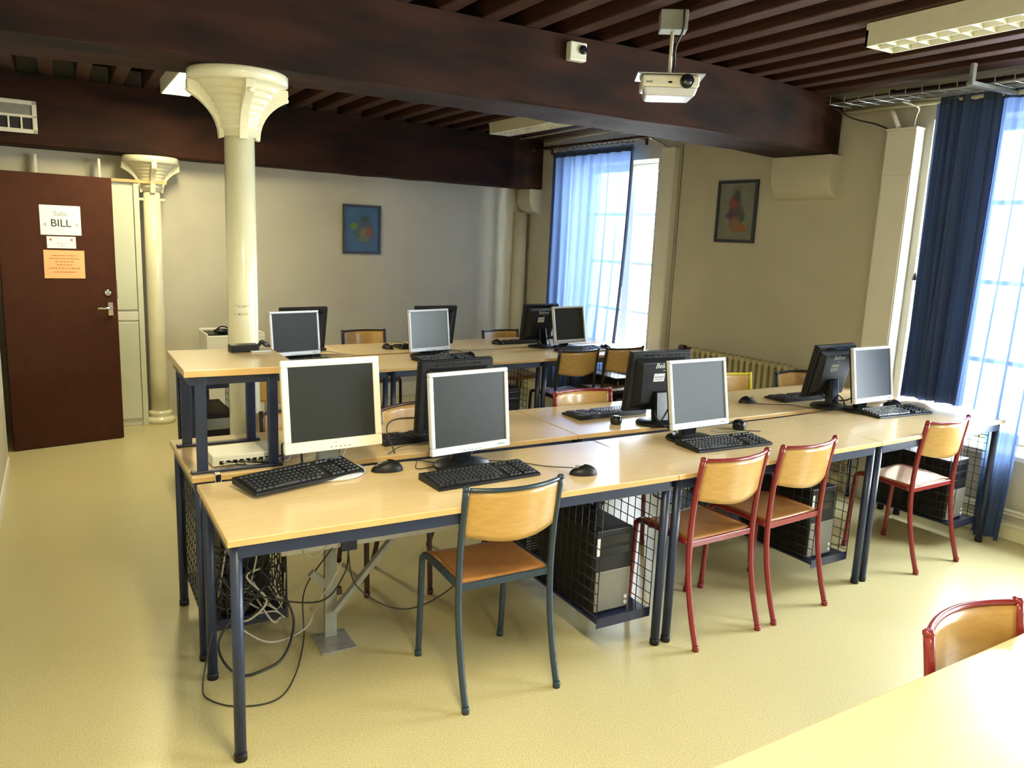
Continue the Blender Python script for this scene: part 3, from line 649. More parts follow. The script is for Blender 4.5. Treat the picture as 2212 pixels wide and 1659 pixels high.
TABS = dict(
 T1=((0, 0), 1.747, 0.582, 0, 'front table at the left with the navy-framed chair pushed to it'),
 T2=((1.749, 0.0), 1.350, 0.582, rad(1.77), 'front middle table with two red-framed chairs pushed up to it'),
 T3=((3.100, 0.042), 1.222, 0.582, rad(3.3), 'front table at the right, its end under the near curtain'),
 R1=((-0.004, 0.668), 1.732, 0.580, rad(0.9), 'second-row table at the left carrying the raised stand'),
 R2=((1.730, 0.697), 1.330, 0.580, rad(0.3), 'second-row middle table with two black monitor backs near its right'),
 R3=((3.062, 0.708), 1.225, 0.580, rad(1.6), 'second-row table at the right in front of the radiator'),
 F1=((0.25, 2.642), 1.30, 0.58, rad(1.7), 'third-row table at the left just beyond the near column'),
 F2=((1.552, 2.690), 1.29, 0.58, rad(4), 'third-row middle table with the pale reflecting screen'),
 F3=((2.842, 2.785), 1.20, 0.58, rad(6), 'third-row table at the right by the far curtain'),
 B1=((0.42, 3.289), 1.06, 0.55, rad(1), 'back-row table at the left nearest the back wall'),
 B2=((1.483, 3.320), 1.30, 0.55, rad(3), 'back-row middle table in front of the blue picture'),
 B3=((2.785, 3.405), 1.25, 0.55, rad(5.5), 'back-row table at the right against the far window'))
TABS['R2'] = (TABS['R2'][0], TABS['R2'][1], TABS['R2'][2], TABS['R2'][3], 'second-row middle table with a round black speaker and black keyboard')
for k, (o, L, D, a, lb) in TABS.items(): table(o, L, D, a, lb)
# desk in the near right corner
table((0.28, -2.06), 1.62, 0.64, rad(1.6), 'near desk cropped by the lower right corner of the photo', 'desk near the camera')

# ------------------------------------------------------------------ cages with PC towers under the tables
def cage(x0, x1, y0, y1, label, origin=(0,0), rot=0, zb_=0.15, zt=0.66):
    r = empty('computer_cage', (origin[0], origin[1], 0), rot)
    MB().box(x0, x1, y0, y1, zb_-0.012, zb_).build('base_tray', navydark_m, r, bevel=0.002)
    MB().box(x0, x1, y0-0.003, y0, zb_-0.03, zb_+0.012).build('tray_lip', navydark_m, r)
    for x in (x0, x1):
        mb = MB(); n = max(3, round((y1-y0)/0.048))
        for k in range(n+1): y = y0 + (y1-y0)*k/n; mb.tube([(x, y, zb_), (x, y, zt+0.06)], 0.0022, 5)
        z = zb_+0.02
        while z < zt+0.02: mb.tube([(x, y0, z), (x, y1, z)], 0.0022, 5); z += 0.048
        mb.build('mesh_panel', wire_m, r)
    return tag(r, label, 'computer cage', 'mesh computer cages under the tables')
def tower(x, y, rz, label, z=0.15, origin=(0,0), rot=0, front=greyp_m):
    r = empty('pc_tower')
    M = Matrix.Translation((origin[0], origin[1], 0)) @ Matrix.Rotation(rot, 4, 'Z') @ Matrix.Translation((x, y, z+0.001)) @ Matrix.Rotation(rz, 4, 'Z'); r.matrix_world = M
    MB().box(-0.092, 0.092, -0.19, 0.22, 0.0, 0.36).build('case', black_m, r, bevel=0.004)
    fp = MB().box(-0.094, 0.094, -0.215, -0.19, 0.0, 0.362).build('front_panel', black_m, r, bevel=0.006)
    MB().box(-0.088, 0.090, -0.220, -0.214, 0.01, 0.185).build('grey_door', front, fp, bevel=0.003)
    MB().box(-0.075, 0.075, -0.218, -0.214, 0.295, 0.335).build('optical_drive', blackg_m, fp, bevel=0.002)
    MB().box(-0.075, 0.075, -0.218, -0.214, 0.25, 0.285).build('drive_bay', blackg_m, fp, bevel=0.002)
    MB().box(-0.088, -0.074, -0.218, -0.214, 0.255, 0.33).build('side_badge', label_m, fp)
    for zz in (0.03, 0.055): MB().lathe([(0.008, 0), (0.008, 0.004)], 14, T=Matrix.Translation((0.07, -0.219, zz)) @ Matrix.Rotation(PI/2, 4, 'X')).build('power_button', silver_m, fp)
    mb = MB()
    for k in range(8): mb.box(-0.03, 0.07, 0.2205, 0.223, 0.04+k*0.014, 0.047+k*0.014)
    mb.build('rear_slots', greypaint_m, r); MB().box(-0.07, 0.07, 0.2205, 0.224, 0.26, 0.33).build('power_inlet', greypaint_m, r)
    return tag(r, label, 'computer tower', 'computer towers in the mesh cages')
cage(1.425, 1.700, 0.06, 0.575, 'mesh cage under the right end of the front left table')
tower(1.535, 0.33, 0, 'black computer tower with grey front in the cage beside the navy chair')
cage(1.425, 1.690, 0.70, 1.20, 'mesh cage under the second row, behind the front left cage')
tower(1.56, 0.95, PI, 'dark computer tower under the second row, behind the grey-fronted front tower')
cage(0.028, 0.335, 0.68, 1.20, 'mesh cage at the left end of the second row')
tower(0.19, 0.95, PI, 'dark computer tower in the left end cage, wires on its back')
cage(2.76-1.749, 3.035-1.749, 0.075, 0.55, 'mesh cage behind the second red chair from the left', origin=(1.749, 0), rot=rad(1.77))
tower(2.86-1.749, 0.33, 0, 'dark computer tower behind the second red chair from the left', origin=(1.749, 0), rot=rad(1.77))
cage(0.885, 1.155, 0.05, 0.55, 'mesh cage at the right end under the near curtain', origin=(3.1, 0.042), rot=rad(3.3))
tower(0.985, 0.31, 0, 'dark computer tower by the near curtain behind the rightmost red chair', origin=(3.1, 0.042), rot=rad(3.3))
cage(0.98, 1.26, 0.06, 0.56, 'mesh cage under the second row middle table', origin=(1.73, 0.697), rot=0)
cage(0.92, 1.19, 0.07, 0.54, 'mesh cage under the third row middle table, left of two chair backs', origin=(1.552, 2.69), rot=rad(4))
tower(1.06, 0.32, 0, 'dark computer tower under the third row middle table', origin=(1.552, 2.69), rot=rad(4))
cage(0.86, 1.10, 0.07, 0.54, 'mesh cage under the third row right table by the far window', origin=(2.842, 2.785), rot=rad(6))
tower(0.98, 0.32, 0, 'dark computer tower under the third row right table', origin=(2.842, 2.785), rot=rad(6))
cage(0.10, 0.40, 0.07, 0.54, 'mesh cage under the third row left table, seen through the raised stand', origin=(0.17, 2.64), rot=rad(1.7))
tower(0.26, 0.30, PI, 'dark computer tower seen through the raised stand', origin=(0.17, 2.64), rot=rad(1.7))
tower(0.15, 0.32, 0, 'dark computer tower under the left of third row middle table', origin=(1.552, 2.69), rot=rad(4), z=0.0)

# ------------------------------------------------------------------ chairs
def make_chair(fm, wood=ply_m, seatm=seat_m):
    r = empty('school_chair'); hw = 0.192; R = 0.0125
    rear = spline([(0, -0.245, 0.012), (0, -0.205, 0.14), (0, -0.172, 0.30), (0, -0.162, 0.46), (0, -0.172, 0.64), (0, -0.198, 0.815)], 5)
    front = spline([(0, 0.190, 0.012), (0, 0.180, 0.22), (0, 0.172, 0.40), (0, 0.160, 0.435), (0, 0.125, 0.447), (0, 0.0, 0.447), (0, -0.162, 0.440)], 5)
    for s_ in (-1, 1):
        g = MB().tube([(s_*hw, p.y, p.z) for p in rear], R, 12).build('leg', fm, r)
        MB().lathe([(0.0145, 0), (0.0145, 0.02), (0.0125, 0.024)], 12, c=(s_*hw, -0.246, 0)).build('foot_cap', fm, g)
        MB().lathe([(0.0135, -0.004), (0.014, 0.004), (0.008, 0.011)], 12, c=(s_*hw, -0.199, 0.815)).build('top_cap', fm, g)
        g = MB().tube([(s_*(hw-0.004 if p.z > 0.42 else hw-0.004), p.y, p.z) for p in front], R, 12).build('leg', fm, r)
        MB().lathe([(0.0145, 0), (0.0145, 0.02), (0.0125, 0.024)], 12, c=(s_*(hw-0.004), 0.191, 0)).build('foot_cap', fm, g)
    MB().bar((-hw, -0.158, 0.437), (hw, -0.158, 0.437), 0.012, 0.026).build('rear_crossbar', fm, r, bevel=0.002); MB().bar((-hw, 0.08, 0.437), (hw, 0.08, 0.437), 0.02, 0.012).build('front_crossbar', fm, r, bevel=0.002)
    def st(u, v, t):
        x = (-hw+0.014) + (2*hw-0.028)*u; y = -0.150 + 0.335*v
        z = 0.453 - 0.010*math.sin(PI*u)*0.6 - (0.02*(max(0, v-0.85)/0.15)**2) + t
        return Vector((x, y, z))
    MB().shell(st, 14, 14, 0.009).build('seat', seatm, r)
    def bow(u): return -0.052*(1-(2*u-1)**2)
    def bk(u, v, t):
        z = 0.635 + 0.170*v - 0.012*math.sin(PI*u)*(1-v)*2.0; y = -0.172 - (z-0.64)/0.175*0.025 + bow(u) + t
        return Vector((-hw+0.006 + (2*hw-0.012)*u, y, z))
    MB().shell(bk, 18, 8, 0.008).build('backrest', wood, r)
    MB().tube([(-hw + 2*hw*k/18, -0.197+bow(k/18), 0.812 + 0.0) for k in range(19)], 0.0085, 10).build('top_rail', fm, r)
    return r
PROTO = {}
def chair(kind, x, y, rz, label, wood=ply_m):
    key = kind
    if key not in PROTO:
        PROTO[key] = make_chair({'teal': teal_m, 'red': red_m, 'brown': brown_m, 'yellow': yellow_m, 'navy': navydark_m, 'black': blackframe_m}[kind]); c = PROTO[key]
    else: c = copy_tree(PROTO[key])
    c.location = (x, y, 0); c.rotation_euler = (0, 0, rz)
    return tag(c, label, 'chair', 'plywood school chairs')
chair('teal', 0.972, 0.185, 0, 'navy-framed plywood chair alone at the front left table')
chair('red', 2.015, 0.165, rad(3), 'red-framed plywood chair, left one of the touching pair')
chair('red', 2.495, 0.195, rad(5), 'red-framed plywood chair, right one of the touching pair')
chair('red', 3.655, 0.255, rad(2), 'red-framed plywood chair at the right end of the front row')
chair('red', 1.495, -1.545, PI+rad(1), 'red-framed plywood chair facing the near desk, cropped by the right edge')
chair('red', 2.19, 1.125, PI, 'red-framed chair behind the second row, between two monitors')
chair('yellow', 3.50, 1.29, PI, 'yellow-framed chair behind the second row, in front of the radiator')
chair('navy', 4.085, 1.235, PI, 'dark blue-framed chair behind the second row nearest the window wall')
chair('brown', 0.585, 1.145, PI, 'dark-framed chair behind the second row, left of the large ivory monitor')
chair('brown', 1.17, 1.10, PI+rad(18), 'dark-framed chair hidden behind the second row black monitor')
chair('black', 3.115, 2.925, rad(4), 'black-framed chair at the third row right table, left of two')
chair('black', 3.60, 2.965, rad(3), 'black-framed chair at the third row right table, right of two')
chair('black', 1.89, 4.015, PI+rad(2), 'black-framed chair against the back wall under the blue picture')
chair('black', 3.13, 3.79, PI+rad(5), 'black-framed chair against the back wall near the far window')
chair('black', 0.76, 2.675, 0, 'black-framed chair just beyond the near column')

# ------------------------------------------------------------------ monitors
def make_monitor(style, w, h, zb_, tilt, zg=0.0):
    r = empty('computer_monitor')
    body = {'silver': silver_m, 'ivory': ivory_m, 'black': black_m, 'pale': silver_m}[style]
    base = ivory_m if style == 'ivory' else black_m
    T = Matrix.Translation((0, 0, zb_)) @ Matrix.Rotation(-tilt, 4, 'X')
    bz = 0.026 if style == 'ivory' else 0.017; bb = 0.042 if style == 'ivory' else 0.030
    mb = MB()
    mb.box(-w/2, w/2, 0, 0.022, h-bz, h, T=T); mb.box(-w/2, w/2, 0, 0.022, 0, bb, T=T); mb.box(-w/2, -w/2+bz, 0, 0.022, bb, h-bz, T=T); mb.box(w/2-bz, w/2, 0, 0.022, bb, h-bz, T=T)
    bzo = mb.build('bezel', body if style != 'black' else black_m, r, bevel=0.004)
    sc = MB().box(-w/2+bz-0.002, w/2-bz+0.002, 0.006, 0.012, bb-0.002, h-bz+0.002, T=T).build('screen', screen_reflection_m if style == 'pale' else screen_m, r)
    bm_ = ivory_m if style == 'ivory' else black_m
    mb = MB(); mb.box(-w/2+0.004, w/2-0.004, 0.018, 0.034, 0.004, h-0.004, T=T)
    p = [T @ Vector(q) for q in ((-w/2+0.03, 0.034, 0.02), (w/2-0.03, 0.034, 0.02), (w/2-0.03, 0.034, h-0.03), (-w/2+0.03, 0.034, h-0.03), (-w/2+0.075, 0.062, 0.05), (w/2-0.075, 0.062, 0.05), (w/2-0.055, 0.062, h-0.05), (-w/2+0.055, 0.062, h-0.05))]
    mb.hexa([p[0], p[1], p[2], p[3], p[4], p[5], p[6], p[7]])
    bs = mb.build('rear_shell', bm_, r, bevel=0.004)
    vg = MB()
    for k in range(12): xx = -w/2+0.07+k*(w-0.14)/12; vg.box(xx, xx+0.012, 0.0335, 0.0355, h-0.024, h-0.012, T=T)
    vg.build('vent_slot', blackg_m, bs)
    st = MB(); hb = T @ Vector((0, 0.055, h*0.36))
    st.hexa([(-0.045, 0.075, 0.018), (0.045, 0.075, 0.018), (0.04, 0.115, 0.018), (-0.04, 0.115, 0.018), (-0.04, hb.y-0.02, hb.z), (0.04, hb.y-0.02, hb.z), (0.035, hb.y+0.022, hb.z), (-0.035, hb.y+0.022, hb.z)])
    st.build('neck', greypaint_m if style == 'ivory' else blackg_m, r, bevel=0.006)
    MB().lathe([(0.120, 0), (0.124, 0.006), (0.118, 0.014), (0.055, 0.024)], 40, c=(0, 0.075 if style != 'ivory' else 0.02, 0), sy=0.78 if style != 'ivory' else 0.85).build('base', base if style != 'ivory' else silver_m, r)
    Rf = T @ Matrix.Translation((0, -0.0008, 0)) 
    bt = MB()
    for k in range(5): xx = (-0.04 if style != 'ivory' else -0.02) + k*0.018; bt.box(xx, xx+0.008, -0.0012, 0.0005, bb*0.25, bb*0.25+0.004, T=T)
    bt.build('front_button', greypaint_m, bzo)
    if style in ('silver', 'pale', 'ivory'):
        o = text_mesh('Belinea' if style != 'ivory' else 'oo', 0.013, 0.0003, greyink_m, bzo, 'logo_lettering', (0, 0, 0), (0, 0, 0))
        o.matrix_local = T @ Matrix.Translation((w/2-0.045 if style != 'ivory' else 0.0, -0.0006, bb*0.52 if style != 'ivory' else bb*0.72)) @ Matrix.Rotation(PI/2, 4, 'X')
    if style == 'black':
        o = text_mesh('Belinea', 0.038, 0.0003, label_m, bs, 'logo_lettering', (0, 0, 0), (0, 0, 0), shear=0.25)
        o.matrix_local = T @ Matrix.Translation((0.0, 0.0632, h*0.79)) @ Matrix.Rotation(PI, 4, 'Z') @ Matrix.Rotation(PI/2, 4, 'X')
        MB().box(-0.018, 0.004, 0.0625, 0.0635, h*0.79-0.026, h*0.79-0.023, T=T).build('logo_underline', label_m, bs)
        lb = MB(); lb.box(-0.012, 0.055, 0.0622, 0.0632, h*0.53, h*0.53+0.042, T=T); lb = lb.build('sticker', label_m, bs)
        q = MB(); q.box(-0.007, 0.050, 0.0631, 0.0636, h*0.53+0.020, h*0.53+0.027, T=T); q.box(-0.002, 0.045, 0.0631, 0.0636, h*0.53+0.008, h*0.53+0.012, T=T); q.build('sticker_print', greyink_m, lb)
        MB().box(-0.03, 0.03, 0.036, 0.075, 0.028, 0.05, T=T).build('connector_cover', blackg_m, bs)
        ck = MB(); ck.tube(spline([T @ Vector((-0.02, 0.07, 0.04)), Vector((-0.04, 0.13, 0.06)), Vector((-0.02, 0.17, 0.012)), Vector((0.03, 0.20, 0.006))], 6), 0.004, 7); ck.tube(spline([T @ Vector((0.02, 0.07, 0.04)), Vector((0.05, 0.12, 0.05)), Vector((0.03, 0.18, 0.008))], 6), 0.003, 7)
        ck.build('signal_cable', cable_m, r)
    else:
        ck = MB(); ck.tube(spline([T @ Vector((0.03, 0.06, 0.05)), Vector((0.06, 0.12, 0.05)), Vector((0.04, 0.16, 0.008)), Vector((0.02, 0.2, 0.006))], 6), 0.004, 7); ck.build('signal_cable', cable_m, r)
    return r
def monitor(style, x, y, zb_, yaw_, tilt, w, h, label, back=False):
    r = make_monitor(style, w, h, zb_-H-0.001, rad(tilt))
    r.location = (x, y, H+0.001); r.rotation_euler = (0, 0, rad(yaw_) + (PI if back else 0))
    return tag(r, label, 'computer monitor', 'flat computer monitors')
monitor('ivory', 0.486, 0.508, 0.850, 4.1, 7.8, 0.385, 0.346, 'large ivory-framed monitor, nearest on the front left table')
monitor('silver', 0.996, 0.368, 0.829, 7.4, 6.7, 0.371, 0.322, 'silver-framed monitor at the front left table behind the navy chair')
monitor('silver', 2.198, 0.360, 0.827, 2.8, 10.4, 0.371, 0.322, 'silver-framed monitor on the front middle table by the red chairs')
monitor('silver', 3.663, 0.501, 0.820, 3.2, 9.5, 0.371, 0.319, 'silver-framed monitor on the front right table by the near curtain')
monitor('silver', 1.024, 3.129, 0.793, 12.6, 6.2, 0.368, 0.310, 'silver-framed monitor on the third row beside the near column')
monitor('pale', 2.007, 3.057, 0.801, 13.4, 7.0, 0.370, 0.313, 'silver-framed monitor with pale reflecting screen on the third row')
monitor('silver', 3.373, 3.205, 0.801, 11.0, 10.3, 0.370, 0.313, 'silver-framed monitor on the third row in front of the far curtain')
monitor('black', 1.085, 0.767, 0.821, 5.2, 4.4, 0.369, 0.321, 'black monitor back just behind the silver monitor of the navy chair', True)
monitor('black', 2.270, 0.826, 0.816, -3.8, 8.0, 0.370, 0.318, 'black monitor back with white sticker, middle of the second row', True)
monitor('black', 3.554, 0.803, 0.817, 4.0, 11.4, 0.370, 0.319, 'black monitor back on the second row right of the radiator', True)
monitor('black', 1.117, 3.405, 0.802, 10.4, 10.0, 0.369, 0.314, 'black monitor back in the back row beside the near column', True)
monitor('black', 2.157, 3.40, 0.806, 4.1, 11.2, 0.370, 0.315, 'black monitor back in the back row behind the pale screen', True)
monitor('black', 3.162, 3.44, 0.806, 6.7, 7.1, 0.369, 0.315, 'black monitor back with white sticker in front of the far curtain', True)

# ------------------------------------------------------------------ keyboards and mice
def make_keyboard():
    r = empty('keyboard'); w, d = 0.455, 0.165
    MB().prism([(-d/2, 0), (d/2, 0), (d/2, 0.026), (d/2-0.02, 0.026), (-d/2+0.01, 0.013), (-d/2, 0.009)], -w/2, w/2, axis='x').build('keyboard_body', black_m, r, bevel=0.003)
    mb = MB(); mb2 = MB(); mb3 = MB(); mb4 = MB(); rn = random.Random(1)
    def z(y): return 0.013 + (y+d/2-0.01)/(d-0.03)*0.013
    for row in range(6):
        y = -d/2+0.022 + row*0.0215 + (0.008 if row == 5 else 0); x = -w/2+0.012
        keys = [0.017]*15 if row else [0.022, 0.017, 0.022, 0.105, 0.022, 0.017, 0.017, 0.022]
        for kw in keys:
            zz = z(y); mb.hexa([(x, y-0.008, zz-0.004), (x+kw, y-0.008, zz-0.004), (x+kw, y+0.008, zz-0.003), (x, y+0.008, zz-0.003), (x+0.002, y-0.006, zz+0.006), (x+kw-0.002, y-0.006, zz+0.006), (x+kw-0.002, y+0.006, zz+0.007), (x+0.002, y+0.006, zz+0.007)])
            x += kw+0.0022
            if x > 0.075: break
        for bx, n in ((0.092, 3), (0.158, 4)):
            mc = (mb2 if row < 4 else mb4) if n == 3 else mb3
            if row == 4 and n == 3: continue
            for k in range(n):
                xx = bx + k*0.0185; zz = z(y)
                if xx+0.017 > w/2-0.006: continue
                mc.hexa([(xx, y-0.008, zz-0.004), (xx+0.0165, y-0.008, zz-0.004), (xx+0.0165, y+0.008, zz-0.003), (xx, y+0.008, zz-0.003), (xx+0.002, y-0.006, zz+0.006), (xx+0.0145, y-0.006, zz+0.006), (xx+0.0145, y+0.006, zz+0.007), (xx+0.002, y+0.006, zz+0.007)])
    mb.build('main_keys', key_m, r); mb2.build('arrow_keys', key_m, r); mb4.build('top_right_keys', key_m, r); mb3.build('number_keys', key_m, r)
    return r
def make_mouse():
    r = empty('computer_mouse')
    prof = []; mb = MB()
    def f(u, v):
        a = u*2*PI; b = v*PI/2; s_ = math.cos(b)
        return Vector((0.031*s_*math.cos(a), 0.057*s_*math.sin(a), 0.001 + 0.036*math.sin(b)*(1-0.15*math.sin(a)) ))
    mb.grid(f, 28, 10); mb.build('mouse_shell', black_m, r)
    MB().box(-0.003, 0.003, 0.018, 0.034, 0.026, 0.037).build('scroll_wheel', greypaint_m, r, bevel=0.001)
    return r
kp = make_keyboard(); mp_ = make_mouse(); used = {'k': False, 'm': False}
def keyboard(x, y, rz, label, z=H+0.0005):
    global kp
    o = kp if not used['k'] else copy_tree(kp); used['k'] = True
    o.location = (x, y, z); o.rotation_euler = (0, 0, rad(rz)); tag(o, label, 'keyboard', 'black keyboards'); return o
def mouse(x, y, rz, label, z=H+0.0005, s=1.0):
    o = mp_ if not used['m'] else copy_tree(mp_); used['m'] = True
    o.location = (x, y, z); o.rotation_euler = (0, 0, rad(rz)); o.scale = (s, s, s); tag(o, label, 'computer mouse', 'black computer mice'); return o
o = keyboard(0.345, 0.478, 17, 'black keyboard slanting in front of the large ivory monitor', z=H+0.014)
o.rotation_euler = (rad(2), 0, rad(17))
keyboard(0.985, 0.272, 4, 'black keyboard behind the navy chair')
keyboard(2.285, 0.292, -2, 'black keyboard on the front middle table')
keyboard(3.80, 0.462, -3, 'black keyboard on the front right table by the curtain')
keyboard(2.13, 1.030, 183, 'black keyboard below the stickered monitor in the second row')
keyboard(3.61, 0.985, 180, 'black keyboard on the second row right table')
keyboard(1.02, 0.915, 184, 'black keyboard behind the large ivory monitor')
keyboard(2.06, 2.955, 10, 'black keyboard below the pale reflecting screen')
keyboard(3.385, 3.075, 8, 'glinting black keyboard on the third row by the far curtain')
keyboard(1.03, 3.01, 6, 'black keyboard on the third row beside the near column')
keyboard(3.11, 3.655, 184, 'black keyboard on the back row near the far window')
keyboard(2.16, 3.62, 184, 'black keyboard on the back row behind the pale screen')
keyboard(1.12, 3.60, 184, 'black keyboard on the back row beside the near column')
mouse(0.685, 0.488, 80, 'black mouse right of the large ivory monitor', s=1.1)
mouse(1.385, 0.155, 70, 'black mouse at the right of the navy chair on table edge')
mouse(3.155, 0.985, 250, 'black mouse on the second row between two black monitor backs')
mouse(3.985, 0.605, 60, 'black mouse beside the rightmost silver monitor')
mouse(1.858, 3.565, 200, 'black mouse on the back row right of the wooden chair back', s=1.05)
mouse(2.878, 3.60, 210, 'black mouse on the back row near the far window', s=1.05)
mouse(2.312, 3.03, 40, 'black mouse right of the pale reflecting screen')
mouse(3.67, 3.13, 40, 'black mouse on the third row right of the rightmost silver monitor')
mouse(1.99, 3.52, 100, 'black mouse on the back row left of the pale screen')
# round black speakers
def puck(x, y, label, s=1.0):
    r = empty('desk_speaker', (x, y, H+0.0005))
    MB().lathe([(0.026*s, 0), (0.030*s, 0.008), (0.030*s, 0.034*s), (0.024*s, 0.040*s)], 24).build('speaker_body', blackg_m, r)
    MB().lathe([(0.022*s, 0.0405*s), (0.012*s, 0.0435*s)], 20).build('speaker_top', key_m, r)
    MB().tube(spline([(0.02, 0.02, 0.006), (0.06, 0.05, 0.004), (0.07, 0.12, 0.004), (0.12, 0.15, 0.004)], 6), 0.0022, 6).build('speaker_cable', cable_m, r)
    return tag(r, label, 'speaker')
puck(2.045, 0.815, 'small round black device left of the stickered monitor foot')
puck(2.590, 0.500, 'small round black device right of the front middle monitor', 1.15)

# ------------------------------------------------------------------ raised stand on the second row
st = empty('raised_stand', (0, 0, H+0.0005))
zt = 0.40
MB().box(-0.02, 0.395, 0.665, 1.165, zt-0.026, zt).build('stand_top', beech_m, st, bevel=0.002)
MB().box(-0.02, 0.395, 0.6635, 0.665, zt-0.025, zt-0.002).build('edge_band', edge_m, st)
mb = MB(); mb.box(0.0, 0.375, 0.70, 0.725, zt-0.062, zt-0.026); mb.box(0.0, 0.375, 1.105, 1.13, zt-0.062, zt-0.026); mb.box(0.0, 0.022, 0.725, 1.105, zt-0.062, zt-0.026); mb.box(0.353, 0.375, 0.725, 1.105, zt-0.062, zt-0.026); mb.build('top_frame', navy_m, st, bevel=0.002)
for y in (0.712, 1.118):
    for x in (0.040, 0.300): MB().box(x-0.019, x+0.019, y-0.014, y+0.014, 0.010, zt-0.026).build('post', navy_m, st, bevel=0.004)
    MB().box(-0.002, 0.335, y-0.014, y+0.014, 0.0, 0.011).build('foot_bar', navydark_m, st, bevel=0.003)
tag(st, 'small raised beech-topped stand on four navy posts, at left of second row', 'stand')
cl = MB(); cl.box(0.075, 0.098, 0.672, 0.70, H-0.028, H+0.006); cl.box(0.075, 0.098, 0.662, 0.676, H-0.03, H+0.006)
o = cl.build('metal_clamp', chrome_m, bevel=0.002); tag(o, 'small chrome clamp on the table edge under the raised stand', 'clamp')
rt_ = empty('network_switch', (0.205, 0.835, H+0.0005), rad(3))
MB().box(-0.125, 0.125, -0.065, 0.10, 0.003, 0.044).build('switch_case', white_m, rt_, bevel=0.004); 
mb = MB()
for k in range(8): mb.box(-0.10+k*0.025, -0.084+k*0.025, -0.0665, -0.064, 0.010, 0.024)
mb.build('port_row', black_m, rt_); MB().box(-0.12, 0.12, -0.06, 0.095, 0, 0.003).build('rubber_feet', black_m, rt_)
tag(rt_, 'pale network box lying under the raised stand', 'network box')
rn = random.Random(11)
for k in range(7):
    x = 0.12+k*0.027; pts = [(x, 0.768, H+0.018), (x+0.005, 0.745, H+0.022), (x+rn.uniform(0.0, 0.05), 0.730+rn.uniform(-0.006, 0.004), H+0.012+0.01*rn.random()), (x+0.08+rn.uniform(0, 0.06), 0.745+rn.uniform(0, 0.02), H+0.008), (0.39+rn.uniform(0, 0.05), 0.78+rn.uniform(0, 0.12), H+0.008+k*0.004), (0.46+rn.uniform(0, 0.06), 0.83+0.04*k, H+0.012)]
    o = MB().tube(spline(pts, 6), 0.0032, 6).build('network_cable', cable_m if k % 3 else gcable_m); tag(o, 'thin cable plugged into the pale network box under the stand', 'cable', 'cables of the network box')
ad = empty('black_device', (0.285, 1.075, H+0.401), rad(6))
MB().box(-0.075, 0.04, -0.03, 0.03, 0, 0.030).build('device_body', black_m, ad, bevel=0.004); MB().box(0.0, 0.085, -0.045, -0.015, 0, 0.006).build('side_tray', silver_m, ad, bevel=0.002)
mb = MB(); mb.tube(spline([(0.04, 0.0, 0.012), (0.06, 0.01, 0.03), (0.075, -0.01, 0.02), (0.06, -0.02, 0.03), (0.09, 0.02, 0.025), (0.10, 0.03, 0.012), (0.07, 0.03, 0.035), (0.05, 0.02, 0.02)], 6), 0.006, 7); mb.build('coiled_lead', cable_m, ad)
tag(ad, 'black device with coiled lead lying on the raised stand', 'device')
# white crate behind the column
wb = empty('white_crate', (0.84, 4.50, 0), rad(2))
MB().box(-0.22, 0.22, -0.16, 0.16, 0, 0.60).build('cabinet_body', white_m, wb, bevel=0.006)
mb = MB(); t = 0.012
mb.box(-0.23, 0.23, -0.17, -0.158, 0.60, 0.785); mb.box(-0.23, 0.23, 0.158, 0.17, 0.60, 0.81); mb.box(-0.23, -0.218, -0.158, 0.158, 0.60, 0.80); mb.box(0.218, 0.23, -0.158, 0.158, 0.60, 0.80); mb.box(-0.22, 0.22, -0.16, 0.16, 0.60, 0.612)
mb.build('crate_walls', white_m, wb, bevel=0.005)
tag(wb, 'white crate by the back wall, half hidden by the near column', 'crate')
mb = MB(); mb.lathe([(0.02, 0), (0.05, 0.01), (0.05, 0.03), (0.02, 0.04)], 16, c=(0.75, 4.43, 0.79), sx=1.3); mb.tube(spline([(0.70, 4.42, 0.82), (0.74, 4.40, 0.85), (0.80, 4.44, 0.83), (0.78, 4.45, 0.79)], 6), 0.006, 7); mb.box(0.62, 0.90, 4.36, 4.66, 0.766, 0.79)
o = mb.build('black_cable_bundle', black_m); tag(o, 'black bundle lying on top of the white crate', 'cable bundle')
# ------------------------------------------------------------------ steel support under the front tables
sp = empty('cable_support_stand', (0, 0, 0))
MB().box(0.30, 1.40, 0.60, 0.645, 0.415, 0.465).build('cross_beam', gcable_m, sp, bevel=0.003)
MB().box(0.485, 0.535, 0.648, 0.672, 0.008, 0.47).build('post', greypaint_m, sp, bevel=0.003)
MB().box(0.44, 0.58, 0.53, 0.70, 0, 0.008).build('foot_plate', steel_m, sp, bevel=0.001)
MB().bar((0.52, 0.632, 0.13), (0.78, 0.632, 0.42), 0.028, 0.02).build('brace', greypaint_m, sp)
MB().bar((0.43, 0.66, 0.30), (0.50, 0.66, 0.235), 0.02, 0.03).build('clip', greypaint_m, sp); MB().box(0.535, 0.555, 0.645, 0.665, 0.19, 0.22).build('bolt', brown_m, sp)
MB().box(0.535, 0.60, 0.590, 0.60, 0.40, 0.47).build('hanger', navydark_m, sp)
tag(sp, 'grey steel support with slanting brace and square foot under the front left table', 'support')

